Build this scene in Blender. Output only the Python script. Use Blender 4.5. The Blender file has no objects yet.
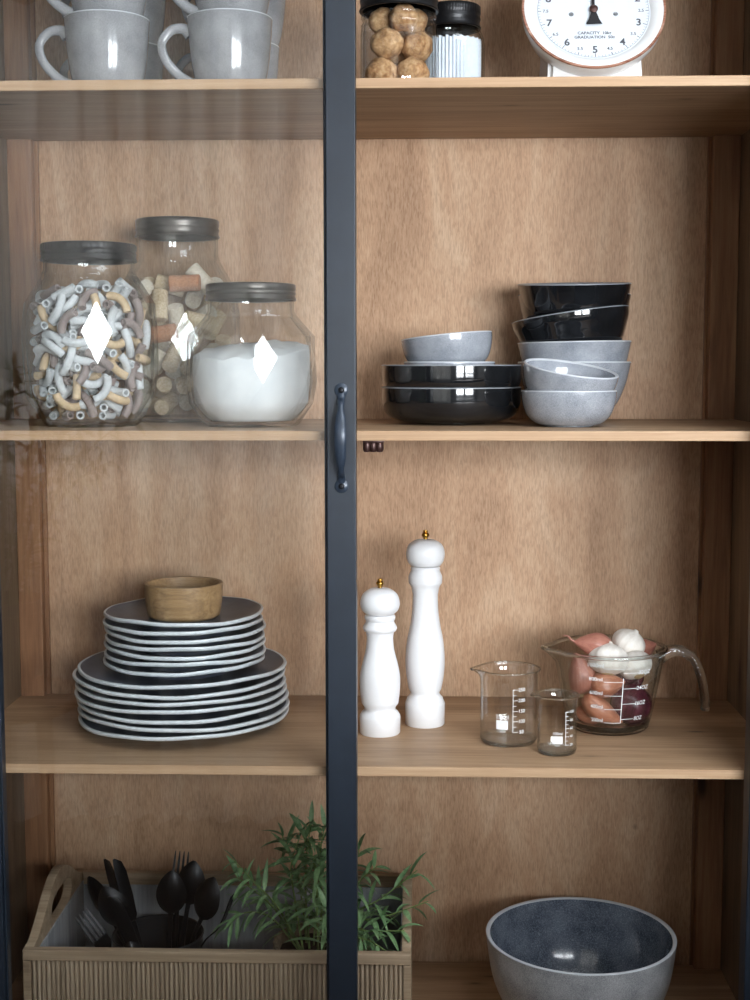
import bpy, bmesh, math, random
from mathutils import Vector, Matrix, noise
R = math.radians
PI = math.pi
SC = bpy.context.scene
COL = SC.collection
random.seed(7)

# ------------------------------------------------------------------ scene helpers
def finish(me, smooth=True, ang=38):
    if smooth == 'keep': return
    if smooth:
        for p in me.polygons: p.use_smooth = True
        me.set_sharp_from_angle(angle=R(ang))

def obj(name, bm, mat, parent=None, smooth=True, ang=38, loc=None, rot=None):
    """link a bmesh (or mesh) as ONE mesh object"""
    if isinstance(bm, bmesh.types.BMesh):
        me = bpy.data.meshes.new(name); bm.normal_update(); bm.to_mesh(me); bm.free()
    else:
        me = bm; me.name = name
    finish(me, smooth, ang)
    mats = mat if isinstance(mat, (list, tuple)) else [mat]
    for m in mats: me.materials.append(m)
    o = bpy.data.objects.new(name, me); COL.objects.link(o)
    if parent: o.parent = parent
    if loc is not None: o.location = loc
    if rot is not None: o.rotation_euler = rot
    return o

def tag(o, label, cat, group=None, kind=None):
    o['label'] = label; o['category'] = cat
    if group: o['group'] = group
    if kind: o['kind'] = kind
    return o

def thing(name, label, cat, loc=(0, 0, 0), rot=(0, 0, 0), group=None):
    o = bpy.data.objects.new(name, None); COL.objects.link(o)
    o.empty_display_size = .02
    o.location = loc; o.rotation_euler = rot
    return tag(o, label, cat, group)

def structure(name, bm, mat, **k):
    o = obj(name, bm, mat, **k); o['kind'] = 'structure'; return o

def dup(root, loc, rot=None, label=None):
    r = root.copy(); COL.objects.link(r); r.location = loc
    if rot is not None: r.rotation_euler = rot
    if label: r['label'] = label
    for ch in list(root.children):
        c = ch.copy(); COL.objects.link(c); c.parent = r
        for g in list(ch.children):
            d = g.copy(); COL.objects.link(d); d.parent = c
    return r

# ------------------------------------------------------------------ mesh helpers
def box(bm, lo, hi, bev=0.0, seg=2):
    t = bmesh.new()
    bmesh.ops.create_cube(t, size=1)
    for v in t.verts:
        v.co = Vector([(lo[i] + hi[i]) / 2 + v.co[i] * (hi[i] - lo[i]) for i in range(3)])
    if bev:
        bmesh.ops.bevel(t, geom=t.edges[:], offset=bev, segments=seg, affect='EDGES', profile=.5)
    merge(bm, t)
    return bm

def merge(bm, t, mat_index=None):
    me = bpy.data.meshes.new('tmp'); t.to_mesh(me); t.free()
    n = len(bm.faces)
    bm.from_mesh(me); bpy.data.meshes.remove(me)
    if mat_index is not None:
        bm.faces.ensure_lookup_table()
        for f in bm.faces[n:]: f.material_index = mat_index

def boxes(lst, bev=.001):
    bm = bmesh.new()
    for lo, hi in lst: box(bm, lo, hi, bev)
    return bm

def lathe(prof, seg=64, fn=None, bm=None, close=False):
    """revolve (r,z) points; r==0 closes to a point; fn(theta,r,z,i)->(x,y,z)"""
    bm = bm or bmesh.new()
    rings = []
    for i, (r, z) in enumerate(prof):
        if r <= 1e-7:
            rings.append([bm.verts.new((0, 0, z) if fn is None else fn(0, 0, z, i))])
        else:
            ring = []
            for k in range(seg):
                a = 2 * PI * k / seg
                p = (r * math.cos(a), r * math.sin(a), z) if fn is None else fn(a, r, z, i)
                ring.append(bm.verts.new(p))
            rings.append(ring)
    n = len(rings)
    for i in range(n if close else n - 1):
        A, B = rings[i], rings[(i + 1) % n]
        if len(A) == 1 and len(B) == 1: continue
        for k in range(seg):
            k2 = (k + 1) % seg
            if len(A) == 1: bm.faces.new((A[0], B[k2], B[k]))
            elif len(B) == 1: bm.faces.new((A[k], A[k2], B[0]))
            else: bm.faces.new((A[k], A[k2], B[k2], B[k]))
    bmesh.ops.recalc_face_normals(bm, faces=bm.faces[:])
    return bm

def smooth_prof(pts, sub=4):
    """Catmull-Rom through (r,z) points"""
    out = []
    n = len(pts)
    for i in range(n - 1):
        p0 = pts[max(i - 1, 0)]; p1 = pts[i]; p2 = pts[i + 1]; p3 = pts[min(i + 2, n - 1)]
        for s in range(sub):
            t = s / sub
            q = []
            for j in range(2):
                a = .5 * (2 * p1[j] + (p2[j] - p0[j]) * t + (2 * p0[j] - 5 * p1[j] + 4 * p2[j] - p3[j]) * t * t
                          + (3 * p1[j] - p0[j] - 3 * p2[j] + p3[j]) * t ** 3)
                q.append(a)
            out.append((max(q[0], 0), q[1]))
    out.append(pts[-1])
    return out

def curve_pts(pts, sub=6):
    out = []
    n = len(pts)
    P = [Vector(p) for p in pts]
    for i in range(n - 1):
        p0 = P[max(i - 1, 0)]; p1 = P[i]; p2 = P[i + 1]; p3 = P[min(i + 2, n - 1)]
        for s in range(sub):
            t = s / sub
            out.append(.5 * (2 * p1 + (p2 - p0) * t + (2 * p0 - 5 * p1 + 4 * p2 - p3) * t * t
                             + (3 * p1 - p0 - 3 * p2 + p3) * t ** 3))
    out.append(P[-1])
    return out

def tube(path, radii, seg=12, bm=None, caps=True, flat=1.0, hollow=0.0, closed=False):
    """sweep a circle (flattened by `flat` along the second axis) along a path"""
    bm = bm or bmesh.new()
    path = [Vector(p) for p in path]
    n = len(path)
    if not hasattr(radii, '__len__'): radii = [radii] * n
    up = Vector((0, 0, 1))
    tang = []
    for i in range(n):
        if closed: t = path[(i + 1) % n] - path[i - 1]
        else: t = path[min(i + 1, n - 1)] - path[max(i - 1, 0)]
        tang.append(t.normalized())
    t0 = tang[0]
    ref = up if abs(t0.dot(up)) < .9 else Vector((0, 1, 0))
    u = t0.cross(ref).normalized()
    rings, inner = [], []
    for i in range(n):
        t = tang[i]
        u = (u - t * u.dot(t)).normalized()
        w = t.cross(u)
        ring = []
        for k in range(seg):
            a = 2 * PI * k / seg
            ring.append(bm.verts.new(path[i] + (u * math.cos(a) + w * math.sin(a) * flat) * radii[i]))
        rings.append(ring)
        if hollow:
            inner.append([bm.verts.new(path[i] + (u * math.cos(2 * PI * k / seg) + w * math.sin(2 * PI * k / seg)) * radii[i] * hollow) for k in range(seg)])
    m = n if closed else n - 1
    for i in range(m):
        A, B = rings[i], rings[(i + 1) % n]
        for k in range(seg):
            bm.faces.new((A[k], A[(k + 1) % seg], B[(k + 1) % seg], B[k]))
        if hollow:
            A, B = inner[i], inner[i + 1]
            for k in range(seg):
                bm.faces.new((A[k], B[k], B[(k + 1) % seg], A[(k + 1) % seg]))
    if hollow:
        for O, I in ((rings[0], inner[0]), (rings[-1], inner[-1])):
            for k in range(seg): bm.faces.new((O[k], I[k], I[(k + 1) % seg], O[(k + 1) % seg]))
    elif caps and not closed:
        bm.faces.new(rings[0][::-1]); bm.faces.new(rings[-1])
    bmesh.ops.recalc_face_normals(bm, faces=bm.faces[:])
    return bm

def plate2d(splines, ext, bev=0.0, res=3):
    """filled 2-D outlines (with holes) extruded: a mesh in the local xy plane"""
    cu = bpy.data.curves.new('c', 'CURVE'); cu.dimensions = '2D'; cu.fill_mode = 'BOTH'
    cu.extrude = ext; cu.bevel_depth = bev; cu.bevel_resolution = res
    for s in splines:
        sp = cu.splines.new('POLY'); sp.points.add(len(s) - 1); sp.use_cyclic_u = True
        for p, q in zip(sp.points, s): p.co = (q[0], q[1], 0, 1)
    o = bpy.data.objects.new('c', cu); COL.objects.link(o)
    dg = bpy.context.evaluated_depsgraph_get()
    me = bpy.data.meshes.new_from_object(o.evaluated_get(dg))
    bpy.data.objects.remove(o); bpy.data.curves.remove(cu)
    return me

def text_mesh(body, size, bold=0.0, align='CENTER', shear=0.0):
    cu = bpy.data.curves.new('t', 'FONT'); cu.body = body; cu.size = size
    cu.align_x = align; cu.align_y = 'CENTER'; cu.offset = bold; cu.shear = shear
    cu.resolution_u = 3
    o = bpy.data.objects.new('t', cu); COL.objects.link(o)
    dg = bpy.context.evaluated_depsgraph_get()
    me = bpy.data.meshes.new_from_object(o.evaluated_get(dg))
    bpy.data.objects.remove(o); bpy.data.curves.remove(cu)
    return me

def add_mesh(bm, me, mtx):
    n = len(bm.verts)
    bm.from_mesh(me); bm.verts.ensure_lookup_table()
    for v in bm.verts[n:]: v.co = mtx(v.co) if callable(mtx) else mtx @ v.co
    bpy.data.meshes.remove(me)

def rect_grid(bm, x0, y0, x1, y1, mtx, nx=6):
    for i in range(nx):
        a = x0 + (x1 - x0) * i / nx; b = x0 + (x1 - x0) * (i + 1) / nx
        vs = [bm.verts.new(mtx(Vector(p))) for p in ((a, y0, 0), (b, y0, 0), (b, y1, 0), (a, y1, 0))]
        bm.faces.new(vs)

# ------------------------------------------------------------------ materials
def s2l(c):
    f = lambda v: v / 12.92 if v <= .04045 else ((v + .055) / 1.055) ** 2.4
    return tuple(f(x / 255) for x in c) + (1,)

def new_mat(name):
    m = bpy.data.materials.new(name); m.use_nodes = True
    nt = m.node_tree; nt.nodes.clear()
    out = nt.nodes.new('ShaderNodeOutputMaterial')
    return m, nt, out

def principled(nt, out, rough=.5, spec=.5, metal=0, coat=0, sss=0):
    b = nt.nodes.new('ShaderNodeBsdfPrincipled')
    b.inputs['Roughness'].default_value = rough
    b.inputs['Specular IOR Level'].default_value = spec
    b.inputs['Metallic'].default_value = metal
    b.inputs['Coat Weight'].default_value = coat
    b.inputs['Coat Roughness'].default_value = .05
    nt.links.new(b.outputs[0], out.inputs[0])
    return b

def coords(nt, scale, kind='Object', loc=(0, 0, 0)):
    tc = nt.nodes.new('ShaderNodeTexCoord'); mp = nt.nodes.new('ShaderNodeMapping')
    mp.inputs['Scale'].default_value = scale; mp.inputs['Location'].default_value = loc
    nt.links.new(tc.outputs[kind], mp.inputs[0])
    return mp.outputs[0]

def tex_noise(nt, vec, scale=1, detail=4, rough=.55, dist=0):
    n = nt.nodes.new('ShaderNodeTexNoise')
    n.inputs['Scale'].default_value = scale; n.inputs['Detail'].default_value = detail
    n.inputs['Roughness'].default_value = rough; n.inputs['Distortion'].default_value = dist
    nt.links.new(vec, n.inputs['Vector'])
    return n.outputs[0]

def ramp(nt, fac, stops):
    r = nt.nodes.new('ShaderNodeValToRGB')
    e = r.color_ramp.elements
    while len(e) < len(stops): e.new(.5)
    for k, (p, c) in zip(e, stops):
        k.position = p; k.color = c if len(c) == 4 else tuple(c) + (1,)
    nt.links.new(fac, r.inputs[0])
    return r.outputs[0]

def mixc(nt, fac, a, b, mode='MIX'):
    m = nt.nodes.new('ShaderNodeMix'); m.data_type = 'RGBA'; m.blend_type = mode
    for s, v in ((m.inputs[0], fac), (m.inputs[6], a), (m.inputs[7], b)):
        if hasattr(v, 'links'): nt.links.new(v, s)
        else: s.default_value = v
    return m.outputs[2]

def bump(nt, b, height, strength=.2, dist=.001):
    n = nt.nodes.new('ShaderNodeBump'); n.inputs['Strength'].default_value = strength
    n.inputs['Distance'].default_value = dist
    nt.links.new(height, n.inputs['Height']); nt.links.new(n.outputs[0], b.inputs['Normal'])

def plain(name, c, rough=.5, spec=.5, metal=0, coat=0, var=.06, vscale=60):
    """one colour with a faint procedural variation"""
    m, nt, out = new_mat(name); b = principled(nt, out, rough, spec, metal, coat)
    l = s2l(c)
    n = tex_noise(nt, coords(nt, (vscale,) * 3), 1, 3)
    a = tuple(x * (1 - var) for x in l[:3]) + (1,); d = tuple(min(x * (1 + var), 1) for x in l[:3]) + (1,)
    nt.links.new(ramp(nt, n, [(.3, a), (.7, d)]), b.inputs['Base Color'])
    return m

def speckle(name, base, dark, light, scale=900, rough=.18, spec=.5, coat=.3):
    """reactive-glaze stoneware: fine light and dark specks"""
    m, nt, out = new_mat(name); b = principled(nt, out, rough, spec, 0, coat)
    v = coords(nt, (1, 1, 1))
    n = tex_noise(nt, v, scale, 2, .6)
    c = ramp(nt, n, [(.30, s2l(dark)), (.5, s2l(base)), (.72, s2l(light))])
    n2 = tex_noise(nt, v, 28, 3)
    c = mixc(nt, .35, c, ramp(nt, n2, [(.35, s2l(dark)), (.65, s2l(light))]))
    nt.links.new(c, b.inputs['Base Color'])
    return m

def wood(name, dark, mid, light, grain='x', fine=1.0, rough=.6, spec=.35, knots=0.0, rnd=0.0, planks=0.0, plank_axis='y', knot_scale=(3, 3, 3)):
    m, nt, out = new_mat(name); b = principled(nt, out, rough, spec)
    long_, cross = 1.6, 26 * fine
    sc = {'x': (long_, cross, cross), 'y': (cross, long_, cross), 'z': (cross, cross, long_)}[grain]
    off = (rnd, rnd * 1.7, rnd * .6)
    v = coords(nt, sc, loc=off)
    n1 = tex_noise(nt, v, 1, 6, .6, 1.2)
    c = ramp(nt, n1, [(.25, s2l(dark)), (.5, s2l(mid)), (.75, s2l(light))])
    sc2 = tuple(x * 7 for x in sc)
    n2 = tex_noise(nt, coords(nt, sc2, loc=off), 1, 3, .6)
    c = mixc(nt, .30, c, ramp(nt, n2, [(.35, s2l(dark)), (.65, s2l(light))]))
    if planks:
        # glued staves: each strip its own tone
        ax = {'x': 0, 'y': 1, 'z': 2}[plank_axis]
        s = [.7, .7, .7]; s[ax] = planks
        vn = nt.nodes.new('ShaderNodeTexNoise'); vn.inputs['Scale'].default_value = 1; vn.inputs['Detail'].default_value = 0
        sep = nt.nodes.new('ShaderNodeSeparateXYZ'); nt.links.new(coords(nt, tuple(s), loc=off), sep.inputs[0])
        fl = nt.nodes.new('ShaderNodeMath'); fl.operation = 'FLOOR'; nt.links.new(sep.outputs[ax], fl.inputs[0])
        cb = nt.nodes.new('ShaderNodeCombineXYZ'); nt.links.new(fl.outputs[0], cb.inputs[0])
        wn = nt.nodes.new('ShaderNodeTexWhiteNoise'); nt.links.new(cb.outputs[0], wn.inputs['Vector'])
        c = mixc(nt, .8, c, ramp(nt, wn.outputs[0], [(0, (.72, .68, .64, 1)), (1, (1.0, 1.0, 1.0, 1))]), 'MULTIPLY')
    if knots:
        vo = nt.nodes.new('ShaderNodeTexVoronoi'); vo.inputs['Scale'].default_value = 1
        vo.inputs['Randomness'].default_value = 1
        nt.links.new(coords(nt, knot_scale, loc=(off[0] + .37, off[1] + .11, off[2])), vo.inputs['Vector'])
        k = ramp(nt, vo.outputs['Distance'], [(.0, (1, 1, 1, 1)), (.05 * knots, (.9, .9, .9, 1)), (.11 * knots, (.25, .25, .25, 1)), (.22 * knots, (0, 0, 0, 1))])
        c = mixc(nt, k, c, tuple(x * .35 for x in s2l(dark)[:3]) + (1,))
    nt.links.new(c, b.inputs['Base Color'])
    bump(nt, b, n2, .12, .0006)
    return m

def plywood(name, dark, mid, light):
    """thin tropical veneer: short vertical pores over soft cloudy figure"""
    m, nt, out = new_mat(name); b = principled(nt, out, .55, .35)
    pores = tex_noise(nt, coords(nt, (520, 520, 75)), 1, 2, .6, .6)
    cloud = tex_noise(nt, coords(nt, (7, 7, 2.2)), 1, 5, .6, 1.6)
    c = ramp(nt, cloud, [(.25, s2l(dark)), (.5, s2l(mid)), (.72, s2l(light))])
    c = mixc(nt, .34, c, ramp(nt, pores, [(.36, tuple(x * .75 for x in s2l(dark)[:3])), (.5, s2l(mid)), (.68, s2l(light))]))
    vo = nt.nodes.new('ShaderNodeTexVoronoi'); vo.inputs['Scale'].default_value = 1
    nt.links.new(coords(nt, (6.5, 1, 5.2)), vo.inputs['Vector'])
    k = ramp(nt, vo.outputs['Distance'], [(0, (1, 1, 1, 1)), (.022, (.6, .6, .6, 1)), (.04, (0, 0, 0, 1))])
    c = mixc(nt, k, c, (.03, .014, .007, 1))
    nt.links.new(c, b.inputs['Base Color'])
    bump(nt, b, pores, .15, .0005)
    return m

def glass(name, tint=(1, 1, 1), refr=.35, rough=0.0, boost=1.0, ior=1.45, edge=(.55, .60, .60)):
    """clear glass: symmetric Fresnel reflection over part see-through, part refraction"""
    m, nt, out = new_mat(name)
    lw = nt.nodes.new('ShaderNodeLayerWeight'); lw.inputs['Blend'].default_value = .5
    pw = nt.nodes.new('ShaderNodeMath'); pw.operation = 'POWER'; pw.inputs[1].default_value = 5
    nt.links.new(lw.outputs['Facing'], pw.inputs[0])
    ma = nt.nodes.new('ShaderNodeMath'); ma.operation = 'MULTIPLY_ADD'
    ma.inputs[1].default_value = .9; ma.inputs[2].default_value = .042 * boost
    nt.links.new(pw.outputs[0], ma.inputs[0])
    tr = nt.nodes.new('ShaderNodeBsdfTransparent')
    # longer path through the glass where it is seen edge-on
    pe = nt.nodes.new('ShaderNodeMath'); pe.operation = 'POWER'; pe.inputs[1].default_value = 4
    nt.links.new(lw.outputs['Facing'], pe.inputs[0])
    nt.links.new(mixc(nt, pe.outputs[0], tuple(tint) + (1,), tuple(edge) + (1,)), tr.inputs[0])
    gl = nt.nodes.new('ShaderNodeBsdfGlossy'); gl.inputs['Roughness'].default_value = rough
    body = tr.outputs[0]
    if refr:
        rf = nt.nodes.new('ShaderNodeBsdfRefraction'); rf.inputs['IOR'].default_value = ior
        rf.inputs['Color'].default_value = tuple(tint) + (1,); rf.inputs['Roughness'].default_value = rough
        mx = nt.nodes.new('ShaderNodeMixShader'); mx.inputs[0].default_value = refr
        nt.links.new(tr.outputs[0], mx.inputs[1]); nt.links.new(rf.outputs[0], mx.inputs[2])
        body = mx.outputs[0]
    m2 = nt.nodes.new('ShaderNodeMixShader')
    nt.links.new(ma.outputs[0], m2.inputs[0]); nt.links.new(body, m2.inputs[1]); nt.links.new(gl.outputs[0], m2.inputs[2])
    nt.links.new(m2.outputs[0], out.inputs[0])
    return m

M = {}
M['back'] = plywood('plywood', (150, 113, 84), (190, 152, 120), (213, 183, 153))
M['shelf'] = wood('shelf_board', (142, 112, 86), (180, 148, 116), (202, 172, 140), 'x', 1.0, .5, knots=.6, planks=14, plank_axis='y', knot_scale=(5, 16, 1))
M['edge'] = wood('pale_edge', (160, 126, 95), (180, 146, 113), (196, 167, 136), 'x', 2.2, .55, rnd=3.1)
M['post'] = wood('knotty_post', (104, 70, 48), (142, 100, 70), (168, 126, 92), 'z', 1.2, .55, knots=1.0, rnd=1.3, knot_scale=(12, 12, 4.4))
M['side'] = wood('side_board', (86, 70, 56), (118, 98, 78), (144, 124, 102), 'z', .8, .6, knots=.8, rnd=5.2, planks=8, plank_axis='y', knot_scale=(4, 9, 3))
M['black'] = plain('black_painted_metal', (31, 39, 50), .34, .5, .0, .0, .10, 40)
M['iron'] = plain('forged_iron', (46, 56, 70), .32, .6, .2, .0, .15, 120)
M['screw'] = plain('dark_screw', (26, 26, 30), .35, .6, .7)
M['bronze'] = plain('brown_bronze', (74, 50, 46), .35, .6, .5)
M['pane'] = glass('window_glass', (.985, .99, .99), 0.0, boost=1.0)
M['jar'] = glass('jar_glass', (.988, .994, .994), 0, boost=1.0)
M['lab'] = glass('lab_glass', (.992, .996, .996), .0, boost=1.5, edge=(.82, .86, .86))
M['cup'] = glass('thick_glass', (.985, .995, .99), .06, boost=1.5, edge=(.62, .72, .72))
M['rod'] = glass('solid_glass', (.97, .985, .98), .75, boost=1.3, edge=(.75, .8, .8))
M['lid'] = plain('black_lid', (34, 34, 36), .33, .6, .6, 0, .12, 90)
M['lidm'] = plain('pewter_lid', (92, 88, 84), .32, .6, .8, 0, .12, 90)
M['paint'] = plain('white_lacquer', (236, 236, 238), .35, .45, 0, .25, .01)
M['brass'] = plain('brass', (196, 150, 70), .28, .6, 1.0)
M['grey'] = speckle('grey_speckled_glaze', (142, 147, 156), (106, 111, 120), (178, 182, 189), 1100, .16)
M['mug'] = speckle('mug_glaze', (142, 143, 147), (112, 113, 118), (174, 175, 178), 1200, .14)
M['blackglaze'] = speckle('black_glaze', (18, 19, 21), (10, 11, 12), (34, 36, 40), 1300, .09, coat=.5)
M['deep'] = speckle('dark_blue_grey_glaze', (76, 83, 96), (46, 52, 63), (136, 144, 156), 600, .16)
M['bowlout'] = speckle('pale_speckled_glaze', (158, 159, 162), (108, 110, 115), (200, 201, 204), 750, .28)
M['rim'] = plain('bare_glaze_rim', (196, 200, 206), .3, .5, 0, .2)
M['rimgrey'] = plain('grey_rim', (134, 138, 144), .28, .5, 0, .2)
M['slate'] = speckle('slate_glaze', (66, 71, 84), (44, 48, 60), (94, 100, 112), 500, .42, .4, coat=0)
M['platerim'] = plain('pale_plate_rim', (206, 212, 216), .35, .5, 0, .1, .08, 200)
M['bowlwood'] = wood('mango_wood', (108, 82, 54), (152, 120, 82), (188, 156, 114), 'x', 2.0, .5, rnd=8)
M['tray'] = wood('weathered_tray', (122, 102, 80), (164, 141, 115), (192, 170, 144), 'x', 1.6, .75, rnd=2.2)
M['reed'] = wood('reeded_slats', (126, 108, 88), (172, 151, 127), (204, 184, 160), 'z', 5.0, .75, rnd=4.4)
M['wash'] = wood('whitewashed_lining', (126, 128, 132), (160, 162, 166), (186, 188, 190), 'z', 1.1, .8, rnd=7.7)
M['cutlery'] = plain('matt_black_steel', (22, 22, 25), .32, .5, .5)
M['cupblack'] = plain('black_enamel', (30, 32, 36), .4, .5)
M['garlic'] = wood('garlic_skin', (206, 196, 186), (232, 226, 218), (244, 240, 236), 'z', 1.5, .5, rnd=.4)
M['root'] = plain('garlic_root', (176, 152, 112), .8)
M['shallot'] = wood('shallot_skin', (134, 72, 52), (170, 104, 78), (196, 136, 108), 'z', 1.5, .35, .5, rnd=.9)
M['shallot2'] = wood('pink_shallot_skin', (134, 78, 66), (166, 108, 92), (190, 136, 118), 'z', 1.5, .4, .5, rnd=2.9)
M['onion'] = wood('red_onion_skin', (40, 14, 24), (74, 28, 42), (112, 56, 70), 'z', 1.2, .25, .5, rnd=.2)
M['cork'] = speckle('cork', (206, 184, 152), (168, 142, 110), (224, 206, 178), 420, .8, .2, 0)
M['corkpale'] = speckle('pale_cork', (214, 202, 182), (184, 168, 144), (228, 220, 206), 420, .8, .2, 0)
M['corkred'] = speckle('terracotta_cork', (190, 134, 100), (160, 104, 74), (206, 156, 122), 420, .8, .2, 0)
M['pasta0'] = plain('grey_white_pasta', (214, 216, 218), .55, .4, 0, 0, .10, 300)
M['pasta1'] = plain('wheat_pasta', (214, 186, 150), .55, .4, 0, 0, .10, 300)
M['pasta2'] = plain('mauve_pasta', (150, 134, 130), .55, .4, 0, 0, .10, 300)
M['sugar'] = speckle('white_sugar', (240, 242, 244), (224, 228, 232), (250, 250, 250), 1500, .85, .3, 0)
M['cookie'] = speckle('baked_cookie', (178, 134, 92), (118, 80, 50), (216, 182, 140), 160, .8, .2, 0)
M['paper'] = plain('pale_pleated_paper', (228, 234, 242), .8, .2, 0, 0, .05, 200)
M['cream'] = plain('cream_enamel', (222, 222, 222), .28, .5, 0, .4, .02)
M['dial'] = plain('dial_white', (212, 218, 226), .35, .4, 0, .2, .01)
M['worn'] = wood('worn_copper_edge', (104, 60, 44), (146, 92, 68), (206, 168, 148), 'x', 2.5, .45, rnd=1.1)
M['ink'] = plain('black_ink', (26, 26, 30), .5)
M['inkp'] = plain('grey_dial_ink', (78, 80, 88), .5)
M['steel'] = plain('dull_steel', (150, 152, 156), .35, .5, .6)
M['printw'] = plain('white_print', (240, 242, 244), .6)
M['leaf'] = wood('leaf_green', (66, 100, 62), (106, 142, 94), (154, 182, 134), 'z', 1.5, .45, .4, rnd=.5)
M['stem'] = plain('stem_green', (112, 134, 74), .6)
M['basket'] = wood('woven_basket', (96, 80, 62), (136, 118, 94), (166, 148, 124), 'x', 3, .85, rnd=6)
M['soil'] = plain('potting_soil', (44, 34, 28), .95, .1, 0, 0, .4, 300)
M['wallpaint'] = plain('white_plaster', (112, 110, 107), .85, .2, 0, 0, .02, 6)
M['floor'] = wood('oak_floor', (62, 46, 34), (82, 62, 46), (100, 78, 58), 'y', .5, .5, planks=7, plank_axis='x', rnd=1.9)
M['ceil'] = plain('ceiling_white', (232, 232, 230), .9, .2, 0, 0, .02, 5)

# ------------------------------------------------------------------ the room (seen only in reflections)
def build_room():
    X0, X1, Y0, Y1, H = -2.3, 2.5, -2.7, .42, 2.7
    structure('floor', boxes([((X0 - .1, Y0 - .1, -.1), (X1 + .1, Y1 + .1, 0))], 0), M['floor'], smooth=False)
    a, b, c, d = ADDED_SKY
    structure('ceiling', boxes([((X0 - .1, Y0 - .1, H), (a, Y1 + .1, H + .1)), ((b, Y0 - .1, H), (X1 + .1, Y1 + .1, H + .1)), ((a, Y0 - .1, H), (b, c, H + .1)), ((a, d, H), (b, Y1 + .1, H + .1))], 0), M['ceil'], smooth=False)
    m_ = (a + b) / 2
    structure('window_4', boxes([((a, c, H + .02), (a + .05, d, H + .07)), ((b - .05, c, H + .02), (b, d, H + .07)), ((a + .05, c, H + .02), (b - .05, c + .05, H + .07)), ((a + .05, d - .05, H + .02), (b - .05, d, H + .07)), ((m_ - .025, c + .05, H + .02), (m_ + .025, d - .05, H + .07))], .003), M['paint'], smooth=False)  # frame of the added roof opening
    L = bpy.data.lights.new('added_skylight', 'AREA'); L.shape = 'RECTANGLE'; L.size = b - a + .2; L.size_y = d - c + .2  # added overhead lamp, lights shelf tops and fronts from above
    L.energy = 7.5 * (b - a + .2) * (d - c + .2) * PI; L.color = (.90, .955, 1.0)
    lo = bpy.data.objects.new('added_skylight', L); COL.objects.link(lo); lo.location = (m_, (c + d) / 2, H + .2)
    structure('wall_back', boxes([((X0 - .1, Y1, 0), (X1 + .1, Y1 + .1, H))], 0), M['wallpaint'], smooth=False)
    structure('wall_left', boxes([((X0 - .1, Y0, 0), (X0, Y1, H))], 0), M['wallpaint'], smooth=False)
    structure('wall_right', boxes([((X1, Y0, 0), (X1 + .1, Y1, H))], 0), M['wallpaint'], smooth=False)
    wins = WINS
    bl = []
    xs = X0 - .1
    for (a, b, z0, z1) in wins:
        bl.append(((xs, Y0 - .1, 0), (a, Y0, H)))
        bl.append(((a, Y0 - .1, 0), (b, Y0, z0))); bl.append(((a, Y0 - .1, z1), (b, Y0, H)))
        xs = b
    bl.append(((xs, Y0 - .1, 0), (X1 + .1, Y0, H)))
    structure('wall_front', boxes(bl, 0), M['wallpaint'], smooth=False)
    for i, (a, b, z0, z1) in enumerate(wins):
        f = []
        w = .05
        for lo, hi in (((a, z0), (a + w, z1)), ((b - w, z0), (b, z1)), ((a + w, z0), (b - w, z0 + w)), ((a + w, z1 - w), (b - w, z1)),
                       (((a + b) / 2 - .02, z0 + w), ((a + b) / 2 + .02, z1 - w)), ((a + w, z0 + (z1 - z0) * .62), (b - w, z0 + (z1 - z0) * .62 + .035))):
            f.append(((lo[0], Y0 - .07, lo[1]), (hi[0], Y0 - .02, hi[1])))
        structure('window_%d' % (i + 1), boxes(f, .003), M['paint'], smooth=False)
        L = bpy.data.lights.new('daylight', 'AREA'); L.shape = 'RECTANGLE'
        L.size = b - a + .3; L.size_y = z1 - z0 + .2; L.energy = (WATT if a > 0 else 26.0) * (b - a + .3) * (z1 - z0 + .2) * PI
        L.color = (.92, .965, 1.0)
        lo = bpy.data.objects.new('daylight', L); COL.objects.link(lo)
        lo.location = ((a + b) / 2, Y0 - .25, (z0 + z1) / 2); lo.rotation_euler = (R(90), 0, 0)
    # curtain drawn over the left-hand end of the window wall
    bm = bmesh.new()
    N = 260; prev = None
    for i in range(N + 1):
        t = i / N
        x = -1.68 + 1.66 * t
        y = Y0 + .10 + .035 * math.sin(t * 2 * PI * 15 + 1.3 * math.sin(t * 11)) + .012 * math.sin(t * 70)
        a = bm.verts.new((x, y, .06)); b = bm.verts.new((x, y, 2.55))
        if prev: bm.faces.new((prev[0], a, b, prev[1]))
        prev = (a, b)
    m, nt, out = new_mat('linen_curtain')
    d = nt.nodes.new('ShaderNodeBsdfDiffuse'); t_ = nt.nodes.new('ShaderNodeBsdfTranslucent'); mx = nt.nodes.new('ShaderNodeMixShader')
    n = tex_noise(nt, coords(nt, (300, 300, 300)), 1, 2)
    c = ramp(nt, n, [(.3, s2l((214, 212, 208))), (.7, s2l((232, 230, 226)))])
    nt.links.new(c, d.inputs[0]); nt.links.new(c, t_.inputs[0])
    mx.inputs[0].default_value = .07; nt.links.new(d.outputs[0], mx.inputs[1]); nt.links.new(t_.outputs[0], mx.inputs[2]); nt.links.new(mx.outputs[0], out.inputs[0])
    c = obj('curtain', bm, m)
    tag(c, 'long pleated white linen curtain beside the windows, mirrored in the glass door', 'curtain')

WINS = [(-1.60, -.10, 1.05, 2.52), (.42, 1.10, 1.20, 2.00), (1.20, 2.10, 1.20, 2.00)]
WATT = 44.0
ADDED_SKY = (.25, 1.95, -1.9, -.7)  # extent of the roof light, added for light from above
build_room()
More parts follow.
